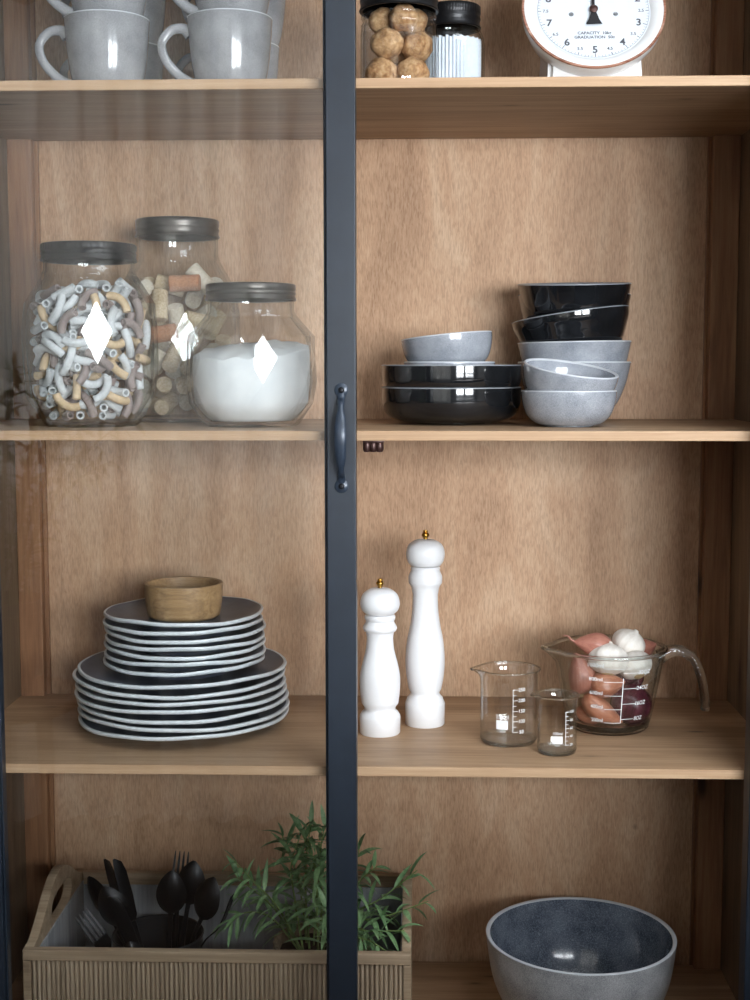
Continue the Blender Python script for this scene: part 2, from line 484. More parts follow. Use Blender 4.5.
# added counter-shaped blocker, out of view: it keeps the daylight off the lowest shelves
ct = thing('added_light_blocker', 'dark counter-shaped light blocker added out of view before the cabinet', 'light blocker', (1.22, -1.0, 0))
obj('blocker_top', boxes([((-1.15, -.58, 1.11), (1.15, 0, 1.15))], .003), M['floor'], ct, smooth=False)
obj('body', boxes([((-1.10, -.52, .08), (1.10, -.10, 1.1095))], .003), M['black'], ct, smooth=False)
obj('plinth', boxes([((-1.07, -.48, 0), (1.07, -.14, .0795))], .002), M['black'], ct, smooth=False)

# ------------------------------------------------------------------ the cabinet
S1, S2, S3, SB = 1.80, 1.40, 1.00, .602
TH = .0115
XL, XR = -.540, .475           # inner faces of the side boards
DEP = .36
cab = thing('display_cabinet', 'tall wooden display cabinet with black front frame and four open shelves', 'cabinet', (0, 0, 0))
for s, x in ((-1, XL), (1, XR)):
    lo, hi = (x - .022, x) if s < 0 else (x, x + .022)
    obj('side_panel', boxes([((lo, 0, 0), (hi, .385, 2.24))], .001), M['side'], cab, smooth=False)
obj('back_panel', boxes([((XL, DEP, .05), (XR, DEP + .008, 2.2))], 0), M['back'], cab, smooth=False)
# knotty corner posts, each with a thin batten that holds the back panel
for s, xa, xb, xc in ((-1, XL, -.506, -.5005), (1, .4375, XR, .4335)):
    lo, hi = min(xa, xb), max(xa, xb)
    p = obj('corner_post', boxes([((lo, .338, .05), (hi, .3599, 2.2))], .0015), M['post'], cab, smooth=False)
    b0, b1 = (xb, xc) if s < 0 else (xc, xa)
    obj('batten', boxes([((b0, .352, .05), (b1, .3599, 2.2))], .0008), M['post'], p, smooth=False)
for z in (S1, S2, S3, SB):
    sh = obj('shelf', boxes([((XL, .006, z - TH), (XR, .3375, z)), ((-.505, .337, z - TH), (.4365, .351, z))] if z > .7 else [((XL, .006, z - .02), (XR, .3375, z)), ((-.505, .337, z - .02), (.4365, .351, z))], 0), M['shelf'], cab, smooth=False)
    obj('front_edge', boxes([((XL, 0, z - TH), (XR, .006, z))], .0008), M['edge'], sh, smooth=False)
obj('top_board', boxes([((XL - .022, -.03, 2.2), (XR + .022, .385, 2.24))], .002), M['side'], cab, smooth=False)
obj('lower_front', boxes([((-.459, -.004, .09), (.419, .012, SB - .021))], .002), M['side'], cab, smooth=False)
obj('plinth', boxes([((XL, .02, 0), (XR, .04, .09))], .002), M['side'], cab, smooth=False)
# black outer frame
obj('front_frame', boxes([((-.562, -.03, 0), (-.498, -.0005, 2.2)), ((.419, -.03, 0), (.497, -.0005, 2.2)),
                          ((-.498, -.03, 2.14), (.419, -.0005, 2.2)), ((-.498, -.03, .02), (.419, -.0005, .09))], .002), M['black'], cab, smooth=False)
# the left-hand glazed door, closed
dx0, dx1 = -.4960, -.0370
door = obj('door', boxes([((dx0, -.032, .10), (-.459, -.004, 2.13)), ((-.0705, -.032, .10), (dx1, -.004, 2.13)),
                          ((-.459, -.032, .10), (-.0705, -.004, .15)), ((-.459, -.032, 2.08), (-.0705, -.004, 2.13)),
                          # slim glazing bead round the pane
                          ((-.0735, -.026, .15), (-.0705, -.010, 2.08)), ((-.459, -.026, .15), (-.4565, -.010, 2.08))], .0012), M['black'], cab, smooth=False)
obj('glass_pane', boxes([((-.459, -.020, .15), (-.0708, -.016, 2.08))], 0), M['pane'], door, smooth=False)
# forged bow handle with two round mounts
hx, hy = -.0535, -.032
bm = bmesh.new()
zt, zb = 1.448, 1.3385
n = 26
rings = []
ctrl = [(-.0012, zt - .004, .0045), (-.004, zt - .010, .0042), (-.011, zt - .0145, .0040), (-.015, zt - .021, .0034), (-.020, zt - .032, .0055),
        (-.0235, (zt + zb) / 2 + .008, .0066), (-.0235, (zt + zb) / 2 - .004, .0066), (-.020, zb + .032, .0055), (-.015, zb + .020, .0036), (-.011, zb + .0145, .0038), (-.004, zb + .010, .0042), (-.0012, zb + .004, .0045)]
cp = curve_pts(ctrl, 5)
for i, c in enumerate(cp):
    d = (cp[min(i + 1, len(cp) - 1)] - cp[max(i - 1, 0)])
    t = Vector((0, d[0], d[1])).normalized(); nrm = Vector((0, -t.z, t.y))
    if nrm.y > 0 and abs(nrm.y) > .3: nrm = -nrm
    nrm = Vector((0, -abs(t.z), (1 if t.z < 0 else -1) * t.y * (-1 if t.z < 0 else 1)))
    nrm = Vector((0, t.z, -t.y))
    w = c[2]
    ring = []
    for k in range(10):
        a = 2 * PI * k / 10
        ring.append(bm.verts.new(Vector((hx, hy + c[0], c[1])) + Vector((1, 0, 0)) * w * math.cos(a) + nrm * .0019 * math.sin(a)))
    rings.append(ring)
for A, B in zip(rings[:-1], rings[1:]):
    for k in range(10): bm.faces.new((A[k], A[(k + 1) % 10], B[(k + 1) % 10], B[k]))
bm.faces.new(rings[0]); bm.faces.new(rings[-1])
bmesh.ops.recalc_face_normals(bm, faces=bm.faces[:])
for z in (zt, zb):
    t = lathe([(0, 0), (.0078, 0), (.0078, .0016), (.0068, .0024), (0, .0026)], 28)
    for v in t.verts: v.co = Vector((hx + v.co.x, hy - v.co.z, z + v.co.y))
    merge(bm, t)
obj('handle', bm, M['iron'], door)
for z in (zt, zb):
    t = lathe([(0, 0), (.0034, 0), (.0034, .0012), (.0024, .0024), (.0006, .0026), (.0006, .0019), (0, .0019)], 20)
    for v in t.verts: v.co = Vector((hx + v.co.x, hy - .0025 - v.co.z, z + v.co.y))
    obj('screw', t, M['screw'], door)
# small bronze catch under the middle shelf
bm = boxes([((-.031, .012, S2 - TH - .003), (-.006, .034, S2 - TH))], .0008)
for dx in (-.0145, -.007, .0005):
    t = lathe([(0, 0), (.0042, 0), (.0048, .002), (.0048, .009), (.0036, .0115), (0, .012)], 16)
    for v in t.verts: v.co = Vector((-.012 + dx + v.co.x, .020 + v.co.y, S2 - TH - .0025 - v.co.z))
    merge(bm, t)
obj('door_catch', bm, M['bronze'], cab)['label'] = 'small bronze catch screwed beneath the shelf'

# ------------------------------------------------------------------ stoneware
def split_vessel(root, prof, i0, i1, body_mat, rim_mat, bname='body', seg=72, fn=None, inner_mat=None):
    """outer+inner wall as one body, the rim lip (profile i0..i1) as its own part"""
    bm = lathe(prof[:i0 + 1], seg, fn)
    ifn = None if fn is None else (lambda a, r, z, i: fn(a, r, z, i + i1))
    t = lathe(prof[i1:], seg, ifn)
    merge(bm, t, 1 if inner_mat else None)
    obj(bname, bm, [body_mat, inner_mat] if inner_mat else body_mat, root)
    rfn = None if fn is None else (lambda a, r, z, i: fn(a, r, z, i + i0))
    obj('rim', lathe(prof[i0:i1 + 1], seg, rfn), rim_mat, root)

def bowl_prof(Rr, H, foot, shape, th=.0042):
    """outer wall up, rounded lip, inner wall down. shape: list of (r/R, z/H)"""
    out = [(0, .0015), (foot * .9, .0015), (foot, 0), (foot + .002, .0012)]
    o = smooth_prof([(foot + .002, .003)] + [(a * Rr, b * H) for a, b in shape], 5)
    out += o
    i0 = len(out) - 1
    Rt = out[-1][0]
    lip = [(Rt - .0003, H + .0010), (Rt - th * .35, H + .0016), (Rt - th * .75, H + .0010), (Rt - th, H - .0006)]
    out += lip
    i1 = len(out) - 1
    inn = [(max(a * Rr - th, .001), max(b * H, 0)) for a, b in shape][::-1]
    inn = [p for p in inn if p[1] > .008 and p[1] < H - .004] + [(foot * .9, .0065), (0, .0060)]
    out += smooth_prof([out[-1]] + inn, 5)[1:]
    return out, i0, i1

SMALL = [(.68, .07), (.85, .26), (.945, .53), (.99, .8), (1.0, 1.0)]
PASTA = [(.70, .06), (.90, .22), (.985, .50), (1.0, .80), (1.0, 1.0)]
DEEP = [(.60, .12), (.78, .34), (.905, .62), (.96, .82), (1.0, 1.0)]
DEEPV = [(.58, .12), (.75, .34), (.87, .58), (.93, .74), (.985, .88), (1.0, 1.0)]

def bowl(name, label, loc, rot, Rr, H, foot, shape, mat, rim, inner=None, group=None, th=.0042):
    t = thing(name, label, 'bowl', loc, rot, group)
    p, a, b = bowl_prof(Rr, H, foot, shape, th)
    split_vessel(t, p, a, b, mat, rim, inner_mat=inner)
    return t

# wide black pasta bowls with two small grey ones nested in the top one
px, py = .0765, .205
G = 'nested bowls on the middle shelf'
p1 = bowl('pasta_bowl', 'wide glossy black bowl at the bottom of the left stack', (px, py, S2), (0, 0, 0), .0910, .0465, .045, PASTA, M['blackglaze'], M['rimgrey'], M['blackglaze'], 'wide black bowls')
dup(p1, (px, py, S2 + .0285), (0, 0, R(40)), 'wide glossy black bowl that holds two small grey bowls')
b1 = bowl('small_bowl', 'small grey bowl sunk level inside the wide black bowl', (px - .0025, py - .012, S2 + .0355), (0, 0, 0), .0590, .0435, .030, SMALL, M['grey'], M['rim'], M['grey'], 'small grey bowls')
dup(b1, (px - .0022, py - .012, S2 + .0690), (R(-2), R(-5.5), R(2)), 'small grey bowl tilted on top of the black bowl stack')
fb = (.2206, .122)
dup(b1, (fb[0], fb[1], S2), (0, 0, R(100)), 'small grey bowl standing on the shelf in front of the tall stack')
dup(b1, (fb[0] - .0040, fb[1] + .002, S2 + .0285), (R(9), R(8.0), R(0)), 'small grey bowl tipped open towards the right on another small bowl')
tb = (.2425, .262)
d1 = bowl('deep_bowl', 'grey deep bowl at the very bottom of the tall stack', (tb[0], tb[1], S2), (0, 0, 0), .0755, .079, .034, DEEP, M['grey'], M['rim'], M['grey'], 'deep bowls in the tall stack')
dup(d1, (tb[0] + .001, tb[1], S2 + .0265), (0, R(-1), R(5)), 'grey deep bowl, second from the bottom and just under the black ones')
bowl('deep_bowl', 'black deep bowl resting lopsided on the grey ones', (tb[0] + .0045, tb[1] - .003, S2 + .0635), (R(-2), R(-8), 0), .0785, .079, .034, DEEPV, M['blackglaze'], M['rimgrey'], M['blackglaze'], 'deep bowls in the tall stack')
d4 = bowl('deep_bowl', 'black deep bowl, second from the top of the tall stack', (tb[0] - .001, tb[1], S2 + .0885), (R(-1), R(0), 0), .0750, .079, .034, DEEP, M['blackglaze'], M['rimgrey'], M['blackglaze'], 'deep bowls in the tall stack')
dup(d4, (tb[0] - .0012, tb[1] - .002, S2 + .1035), (R(4), R(-.8), R(2)), 'black deep bowl on the very top of the tall stack')

# big salad bowl on the bottom board
sb = thing('salad_bowl', 'large pale speckled bowl with dark blue-grey inside on the bottom board', 'bowl', (.2478, .145, SB), (0, 0, 0))
p, a, b = bowl_prof(.1235, .133, .052, [(.60, .10), (.80, .30), (.935, .60), (1.0, 1.0)], .0055)
split_vessel(sb, p, a, b, M['bowlout'], M['rim'], inner_mat=M['deep'], seg=96)

# plates
def plate(name, label, loc, Rr, group, seed):
    rnd = random.Random(seed)
    t = thing(name, label, 'plate', loc, (0, 0, rnd.uniform(0, 6)), group)
    f = Rr * .58
    prof = [(0, .0048), (f - .006, .0048), (f - .004, 0), (f, 0), (f + .002, .0048), (Rr * .80, .0085), (Rr * .94, .0125), (Rr * .982, .0137)]
    i0 = len(prof) - 1
    prof += [(Rr * .999, .0152), (Rr * 1.003, .0172), (Rr * .997, .0190), (Rr * .972, .0188)]
    i1 = len(prof) - 1
    prof += [(Rr * .93, .0165), (Rr * .80, .0122), (Rr * .62, .0096), (0, .0092)]
    ph = [rnd.uniform(0, 6.28) for _ in range(6)]
    def fn(a, r, z, i):
        k = (r / Rr) ** 4
        w = 1 + k * .008 * (math.sin(2 * a + ph[0]) + .7 * math.sin(3 * a + ph[1]) + .4 * math.sin(7 * a + ph[2]))
        dz = k * .0011 * (math.sin(2 * a + ph[3]) + .7 * math.sin(3 * a + ph[4]) + .35 * math.sin(9 * a + ph[5]))
        return (r * w * math.cos(a), r * w * math.sin(a), z + dz)
    split_vessel(t, prof, i0, i1, M['slate'], M['platerim'], fn=fn, seg=110)
    return t
ordn = ['bottom', 'second from the bottom', 'third from the bottom', 'middle', 'third from the top', 'second from the top', 'top']
pc = (-.278, .192)
for k in range(7):
    lab = ('large slate plate lying on the shelf, bottom of its stack' if k == 0 else
           'top large slate plate, directly under the smaller plates' if k == 6 else
           '%s of the large slate plates with pale rims' % (ordn[k] + ' one' if k != 3 else 'middle one'))
    plate('dinner_plate', lab, (pc[0] + random.uniform(-.0035, .0035) + (.002 if k == 0 else 0), pc[1] + random.uniform(-.003, .003), S3 + .0107 * k), .1385, 'large slate plates', 20 + k)
for k in range(7):
    lab = ('bottom small slate plate, resting on the large plates' if k == 0 else
           'top small slate plate, under the wooden bowl' if k == 6 else
           '%s of the small slate plates with pale rims' % (ordn[k] + ' one' if k != 3 else 'middle one'))
    plate('side_plate', lab, (pc[0] + .003 + random.uniform(-.002, .002), pc[1] + random.uniform(-.002, .002), S3 + .0107 * 6 + .0094 + .0104 * k), .1055, 'small slate plates', 50 + k)
wz = S3 + .0107 * 6 + .0094 + .0104 * 6 + .0094
wb = thing('wooden_bowl', 'small brown wooden bowl on top of the plate stack', 'bowl', (-.2745, .186, wz), (0, 0, 0))
p = [(0, 0), (.042, 0), (.0465, .003)] + smooth_prof([(.0475, .006), (.0503, .022), (.0515, .044)], 4) + [(.0512, .0458), (.0490, .0464), (.0468, .0455), (.0455, .034), (.041, .016), (.030, .008), (0, .007)]
obj('bowl_body', lathe(p, 64), M['bowlwood'], wb)

# mugs (two by two, two deep)
def make_mug(label, loc, rz):
    t = thing('mug', label, 'mug', loc, (0, 0, rz), 'grey mugs on the top shelf')
    o = [(0, .002), (.030, .002), (.0315, 0), (.034, .0008), (.0375, .005), (.0425, .018), (.0465, .038), (.0492, .062), (.0512, .0905)]
    o = o[:4] + smooth_prof(o[4:], 5)
    i0 = len(o) - 1
    o += [(.0510, .0916), (.0500, .0922), (.0488, .0916), (.0480, .0900)]
    i1 = len(o) - 1
    o += [(.0462, .062), (.0435, .038), (.0395, .018), (.033, .008), (0, .0065)]
    split_vessel(t, o, i0, i1, M['mug'], M['rim'])
    hp = curve_pts([(-.0475, 0, .072), (-.056, 0, .0785), (-.070, 0, .0765), (-.0815, 0, .062), (-.078, 0, .043), (-.064, 0, .026), (-.050, 0, .016), (-.040, 0, .0125)], 5)
    nh = len(hp)
    obj('handle', tube(hp, [.0041 + .0022 * abs(2 * i / (nh - 1) - 1) ** 3 for i in range(nh)], 14, flat=1.35), M['mug'], t)
    return t
m0 = make_mug('grey mug at the bottom of the front left stack', (-.3440, .105, S1), R(4))
for lab, loc, rz in (('grey mug on top of the front left stack', (-.3415, .105, S1 + .0845), 12),
                     ('grey mug at the bottom of the front right stack, near the black stile', (-.1945, .105, S1), 8),
                     ('grey mug on top of the front right stack, near the black stile', (-.1915, .105, S1 + .0845), 14),
                     ('grey mug at the bottom of the left stack at the back', (-.3540, .255, S1), 2),
                     ('grey mug on top of the left stack at the back', (-.3490, .255, S1 + .0845), 10),
                     ('grey mug at the bottom of the right stack at the back', (-.2010, .255, S1), 5),
                     ('grey mug on top of the right stack at the back', (-.1905, .255, S1 + .0845), 10)):
    dup(m0, loc, (0, 0, R(rz)), lab)

# ------------------------------------------------------------------ pepper mills
def mill(name, label, loc, prof, knob):
    t = thing(name, label, 'pepper mill', loc)
    head_i, pts = prof
    bodyp = pts[head_i:]; headp = pts[:head_i]
    obj('body', lathe([(0, .0), (.0250, 0), (.0262, .0015)] + bodyp[::-1] + [(0, bodyp[0][1] + .0004)], 64), M['paint'], t)
    obj('head', lathe([(0, headp[-1][1])] + headp[::-1] + [(0, headp[0][1] + .0003)], 64), M['paint'], t)
    z = knob
    obj('finial', lathe([(0, z), (.0030, z), (.0030, z + .0026), (.0046, z + .0040), (.0052, z + .0062), (.0044, z + .0082), (.0028, z + .0092), (.0036, z + .0105), (.0032, z + .0122), (0, z + .0128)], 24), M['brass'], t)
    return t
hs = smooth_prof([(.0060, .1905), (.0135, .1890), (.0222, .1825), (.0256, .1715), (.0238, .1625), (.0185, .1570)], 4)
bs = [(.0172, .1562), (.0196, .1548), (.0200, .1530), (.0196, .1500), (.0183, .1480), (.0186, .1455)] + smooth_prof([(.0205, .1425), (.0221, .1385), (.0207, .1348)], 4) + [(.0182, .1335), (.0176, .1300)] + \
    smooth_prof([(.0170, .1240), (.0186, .1093), (.0232, .0910), (.0261, .0750), (.0259, .0565), (.0240, .0400)], 5) + [(.0205, .0352), (.0201, .0322), (.0208, .0305), (.0234, .0285), (.0246, .0268)] + [(.0262, .0240), (.0266, .0215)]
mill('pepper_mill', 'shorter white pepper mill with brass knob, left of the pair', (-.0149, .153, S3), (len(hs), hs + bs), .1903)
ht = smooth_prof([(.0060, .2480), (.0132, .2468), (.0222, .2405), (.0255, .2300), (.0238, .2195), (.0198, .2135)], 4)
bt = [(.0180, .2122), (.0196, .2100), (.0190, .2075)] + smooth_prof([(.0196, .2050), (.0222, .1985), (.0220, .1900)], 4) + [(.0192, .1862), (.0186, .1845), (.0180, .1830)] + \
    smooth_prof([(.0166, .1740), (.0173, .1536), (.0200, .1335), (.0240, .1134), (.0259, .0932), (.0259, .0770), (.0240, .0600), (.0214, .0475)], 5) + [(.0194, .0440), (.0192, .0420), (.0205, .0395), (.0236, .0365), (.0244, .0335)] + [(.0262, .0300), (.0266, .0280)]
mill('pepper_mill', 'taller white pepper mill with brass knob, right of the pair', (.0437, .199, S3), (len(ht), ht + bt), .2478)

# ------------------------------------------------------------------ laboratory beakers and the measuring jug
def beaker(name, label, loc, r, H, spout_deg, marks, cap, block, th0, sub, minor):
    t = thing(name, label, 'beaker', loc)
    th = .0013
    sd = R(spout_deg)
    def fn(a, rr, z, i):
        d = (a - sd + PI) % (2 * PI) - PI
        k = math.exp(-(d / .26) ** 2) * max(0, (z - H * .88) / (H * .12)) ** 1.5
        f = 1 + k * .24
        return (rr * f * math.cos(a), rr * f * math.sin(a), z - k * .0012)
    o = [(0, .0004), (r * .80, .0), (r * .93, .0015), (r, .0065), (r, H * .5), (r, H * .86), (r * 1.01, H * .93), (r * 1.05, H * .975), (r * 1.085, H * .992), (r * 1.09, H), (r * 1.07, H + .0008),
         (r * 1.04, H * .985), (r * 1.0 - th, H * .93), (r - th, H * .86), (r - th, H * .5), (r - th, .0075), (r * .9 - th, .0030), (r * .8 - th, .0018), (0, .0018)]
    obj('glass_body', lathe(o, 80, fn), M['lab'], t, ang=60)
    rp_ = [fn(2 * PI * k / 96, r * 1.075, H, 0) for k in range(96)]
    obj('rim', tube(rp_, .0012, 8, closed=True), M['rod'], t)
    obj('base', lathe([(0, .0020), (r * .80, .0020), (r * .93, .0034), (r * .985, .0065), (r * 1.003, .0064), (r * .945, .0012), (r * .8, -.0000), (0, .0003)], 64), M['rod'], t, ang=60)
    bm = bmesh.new()
    cyl = lambda a0: (lambda c: Vector(((r + .0003) * math.cos(a0 + c.x / r), (r + .0003) * math.sin(a0 + c.x / r), c.y)))
    f = cyl(R(-90))
    for (val, z) in marks:
        add_mesh(bm, text_mesh(val, sub * 1.12, 0), lambda c, z=z: f(Vector((c.x + th0 + sub * 2.0, c.y + z, 0))))
        rect_grid(bm, th0, z - .00028, th0 + sub * 1.15, z + .00028, f)
    for z in minor: rect_grid(bm, th0, z - .00025, th0 + sub * .8, z + .00025, f)
    zs = [z for _, z in marks] + list(minor)
    rect_grid(bm, th0 - .0003, min(zs), th0 + .0003, max(zs), f, 1)
    bx, bz, bw, bh = block
    rect_grid(bm, bx - bw / 2, bz - bh / 2, bx + bw / 2, bz + bh / 2, f)
    add_mesh(bm, text_mesh(cap, sub * 1.2, 0), lambda c: f(Vector((c.x + bx, c.y + bz + bh / 2 + sub * .75, 0))))
    add_mesh(bm, text_mesh('\u00b15%', sub * .8, 0), lambda c: f(Vector((c.x + bx + .0005, c.y + bz - bh / 2 - sub * .55, 0))))
    obj('printed_scale', bm, M['printw'], t, smooth=False)
    return t
beaker('beaker', 'larger clear glass beaker, printed 250ml', (.1494, .118, S3), .0362, .0940, 180,
       [('50', .0210), ('100', .0345), ('150', .0475), ('200', .0610), ('250', .0745)], '250ml', (-.0105, .0300, .0150, .0115), .0030, .0056, [.0277, .0410, .0542, .0677])
beaker('beaker', 'smaller clear glass beaker, printed 100ml, in front of the jug', (.2060, .070, S3), .0243, .0725, 180,
       [('20', .0150), ('40', .0255), ('60', .0355), ('80', .0455), ('100', .0560)], '100ml', (-.0020, .0215, .0128, .0095), .0082, .0042, [.0202, .0305, .0405, .0507])

jug = thing('measuring_jug', 'clear glass measuring jug with open handle, full of onions and garlic', 'jug', (.2855, .193, S3))
JH = .106
def jr(z): return .0535 + .0175 * min(1, max(0, (z - .004) / .09)) ** .9
def jfn(a, rr, z, i):
    d = (a - R(186) + PI) % (2 * PI) - PI
    k = math.exp(-(d / .24) ** 2) * max(0, (z - JH * .80) / (JH * .2)) ** 1.4
    return (rr * (1 + k * .20) * math.cos(a), rr * (1 + k * .20) * math.sin(a), z + k * .001)
jo = [(0, .0015), (.044, .0015), (.047, 0), (.050, .001), (.0530, .005)] + [(jr(z), z) for z in (.015, .03, .045, .06, .075, .088)] + [(.0722, .096), (.0742, .1015), (.0757, .1045), (.0750, .1066), (.0728, .1066), (.0708, .1035)]
ji = [(jr(z) - .0042, z) for z in (.088, .075, .06, .045, .03, .015)] + [(.046, .0085), (.040, .0065), (0, .0062)]
obj('glass_body', lathe(jo + ji, 96, jfn), M['cup'], jug, ang=60)
obj('rim', tube([jfn(2 * PI * k / 110, .0735, JH + .0003, 0) for k in range(110)], .0027, 10, closed=True), M['rod'], jug)
obj('base', lathe([(0, .0063), (.040, .0066), (.0465, .0085), (.0500, .0130), (.0542, .0125), (.0534, .0050), (.050, .0008), (.047, -.0002), (.044, .0012), (0, .0012)], 80), M['rod'], jug, ang=60)
hp = curve_pts([(.066, 0, .094), (.078, -.001, .1015), (.094, -.003, .1025), (.110, -.006, .092), (.1185, -.010, .071), (.1225, -.013, .050), (.1240, -.015, .034), (.1235, -.015, .026)], 5)
obj('handle', tube(hp, [.0125 - .0050 * min(1, i / 14) for i in range(len(hp) - 2)] + [.0068, .0035], 16, flat=.8), M['rod'], jug, ang=60)
bm = bmesh.new()
def jmap(c):
    z = c.y; r = jr(z) + .0004; a = R(-93) + c.x / .066
    return Vector((r * math.cos(a), r * math.sin(a), z))
for k, val in enumerate(('200ml', '400ml', '600ml', '800ml', '1000ml')):
    z = .0225 + .0185 * k
    add_mesh(bm, text_mesh(val, .0070, .00005), lambda c, z=z: jmap(Vector((c.x - .0215, c.y + z, 0))))
    if k < 4: rect_grid(bm, -.0115, z - .0033, .0125, z - .0027, jmap)
rect_grid(bm, .0120, .0195, .0130, .080, jmap, 1)
rect_grid(bm, -.0115, .0925, .022, .0931, jmap)
for k, val in enumerate(('8OZ', '16OZ', '24OZ', '32OZ')):
    z = .0245 + .0208 * k
    add_mesh(bm, text_mesh(val, .0074, .00005), lambda c, z=z: jmap(Vector((c.x + .0405, c.y + z, 0))))
    rect_grid(bm, .0125, z - .0003, .0320, z + .0003, jmap)
obj('printed_scale', bm, M['printw'], jug, smooth=False)

# vegetables inside the jug
def orient(o, axis, roll=0):
    q = Vector((0, 0, 1)).rotation_difference(Vector(axis).normalized())
    o.rotation_euler = (q.to_matrix() @ Matrix.Rotation(roll, 3, 'Z')).to_euler()
def shallot(label, loc, axis, L, r, mat, seed, tail=True):
    rnd = random.Random(seed); t = thing('shallot', label, 'shallot', loc, group='vegetables in the glass jug'); orient(t, axis)
    ph = rnd.uniform(0, 6)
    bend = rnd.uniform(.002, .005)
    pr = smooth_prof([(0, 0), (r * .35, .001), (r * .78, L * .12), (r, L * .36), (r * .92, L * .58), (r * .52, L * .82), (r * .22, L * .95), (.0014, L)], 4) + [(0, L * 1.01)]
    def fn(a, rr, z, i):
        k = 1 + .035 * math.sin(5 * a + ph) + .02 * math.sin(9 * a)
        s = bend * math.sin(PI * z / L)
        return (rr * k * math.cos(a) + s, rr * k * math.sin(a), z)
    obj('bulb', lathe(pr, 36, fn), mat, t)
    if tail:
        obj('dry_tip', tube(curve_pts([(0, 0, L * .97), (.001, .001, L + .005), (.004, 0, L + .010), (.003, .002, L + .016)], 4), [.0018 - .0001 * i for i in range(13)], 8), M['shallot2'], t)
    bm = bmesh.new()
    for q in range(9):
        a = q * 2.1; tube([(0, 0, .001), (.0015 * math.cos(a), .0015 * math.sin(a), -.002), (.003 * math.cos(a), .003 * math.sin(a), -.0035)], [.0005, .0004, .0002], 5, bm)
    obj('roots', bm, M['root'], t)
    return t
jx, jy, jz = .2855, .193, S3
shallot('pink-brown shallot lying across the jug rim with its dry tip at left', (jx + .004, jy - .012, jz + .099), (-1, -.15, .36), .056, .0165, M['shallot2'], 1)
shallot('tall pinkish shallot standing against the left wall of the jug', (jx - .039, jy - .022, jz + .049), (-.12, .05, 1), .054, .0168, M['shallot2'], 2, False)
shallot('orange-brown shallot slanting across the bottom front of the jug', (jx - .036, jy - .028, jz + .047), (.84, -.08, -.55), .060, .0150, M['shallot'], 3, False)
shallot('coppery shallot below the left garlic bulb in the jug', (jx - .028, jy - .030, jz + .064), (1, .1, .04), .046, .0165, M['shallot'], 4, False)
shallot('small shallot at the left foot of the jug, behind the small beaker', (jx - .042, jy - .006, jz + .0215), (.95, -.45, .02), .042, .0125, M['shallot'], 5, False)
shallot('reddish shallot at the back right of the jug rim, behind the garlic', (jx + .030, jy + .018, jz + .102), (.9, .1, .10), .036, .0145, M['shallot2'], 6, False)
def onion(label, loc, axis, r, seed):
    t = thing('red_onion', label, 'onion', loc, group='vegetables in the glass jug'); orient(t, axis)
    pr = smooth_prof([(0, 0), (r * .4, .001), (r * .85, r * .42), (r, r * .95), (r * .86, r * 1.45), (r * .42, r * 1.82), (.0035, r * 2.08), (.0022, r * 2.25)], 5) + [(0, r * 2.26)]
    obj('bulb', lathe(pr, 48, lambda a, rr, z, i: (rr * (1 + .012 * math.sin(8 * a)) * math.cos(a), rr * (1 + .012 * math.sin(8 * a)) * math.sin(a), z)), M['onion'], t)
    bm = bmesh.new()
    for q in range(11):
        a = q * 2.4; tube([(0, 0, .001), (.003 * math.cos(a), .003 * math.sin(a), -.002)], [.0006, .0003], 5, bm)
    obj('roots', bm, M['root'], t)
onion('dark purple red onion at the bottom right of the jug', (jx + .022, jy - .009, jz + .0085), (.25, -.1, 1), .0275, 1)
onion('red onion in the jug, wedged between the garlic and the other onion', (jx + .034, jy + .006, jz + .0480), (-.3, .4, 1), .0195, 2)
def garlic(label, loc, axis, r, seed):
    t = thing('garlic_bulb', label, 'garlic', loc, group='vegetables in the glass jug'); orient(t, axis)
    ph = seed * 1.3
    pr = smooth_prof([(0, 0), (r * .35, .0005), (r * .82, r * .25), (r, r * .72), (r * .86, r * 1.15), (r * .52, r * 1.42), (r * .20, r * 1.56), (r * .13, r * 1.66)], 5) + [(0, r * 1.67)]
    def fn(a, rr, z, i):
        u = min(1, rr / r)
        k = 1 + .075 * (abs(math.cos(3.5 * a + ph)) - .6) * u + .02 * math.sin(2 * a + ph)
        return (rr * k * math.cos(a), rr * k * math.sin(a), z)
    obj('bulb', lathe(pr, 70, fn), M['garlic'], t, ang=80)
    obj('root_plate', lathe([(0, -.0012), (r * .28, -.001), (r * .33, .0006), (0, .0012)], 20), M['root'], t)
garlic('white garlic bulb at the left, half sunk in the jug', (jx - .006, jy - .034, jz + .0780), (.10, .35, 1), .0255, 1)
garlic('white garlic bulb on the very top of the jug', (jx + .019, jy + .008, jz + .0960), (.55, -.1, 1), .0222, 2)
garlic('white garlic bulb with its tan root end showing, at the right', (jx + .036, jy - .027, jz + .0740), (-.35, .75, 1.0), .0222, 3)

# ------------------------------------------------------------------ faceted storage jars
NF = 14
def facet_wall(rows, neck, seg=NF, phase=0):
    """outer skin: rings of `seg` points, every other ring turned half a step -> triangular facets; then the round neck"""
    bm = bmesh.new()
    rings = []
    for i, (r, z, off) in enumerate(rows):
        rings.append([bm.verts.new((r * math.cos(2 * PI * (k + off) / seg + phase), r * math.sin(2 * PI * (k + off) / seg + phase), z)) for k in range(seg)])
    for i in range(len(rings) - 1):
        A, B = rings[i], rings[i + 1]
        oa, ob = rows[i][2], rows[i + 1][2]
        for k in range(seg):
            k2 = (k + 1) % seg
            if oa == ob: bm.faces.new((A[k], A[k2], B[k2], B[k]))
            elif ob > oa:
                bm.faces.new((A[k], A[k2], B[k])); bm.faces.new((A[k2], B[k2], B[k]))
            else:
                bm.faces.new((A[k], B[k2], B[k])); bm.faces.new((A[k], A[k2], B[k2]))
    return bm, rings

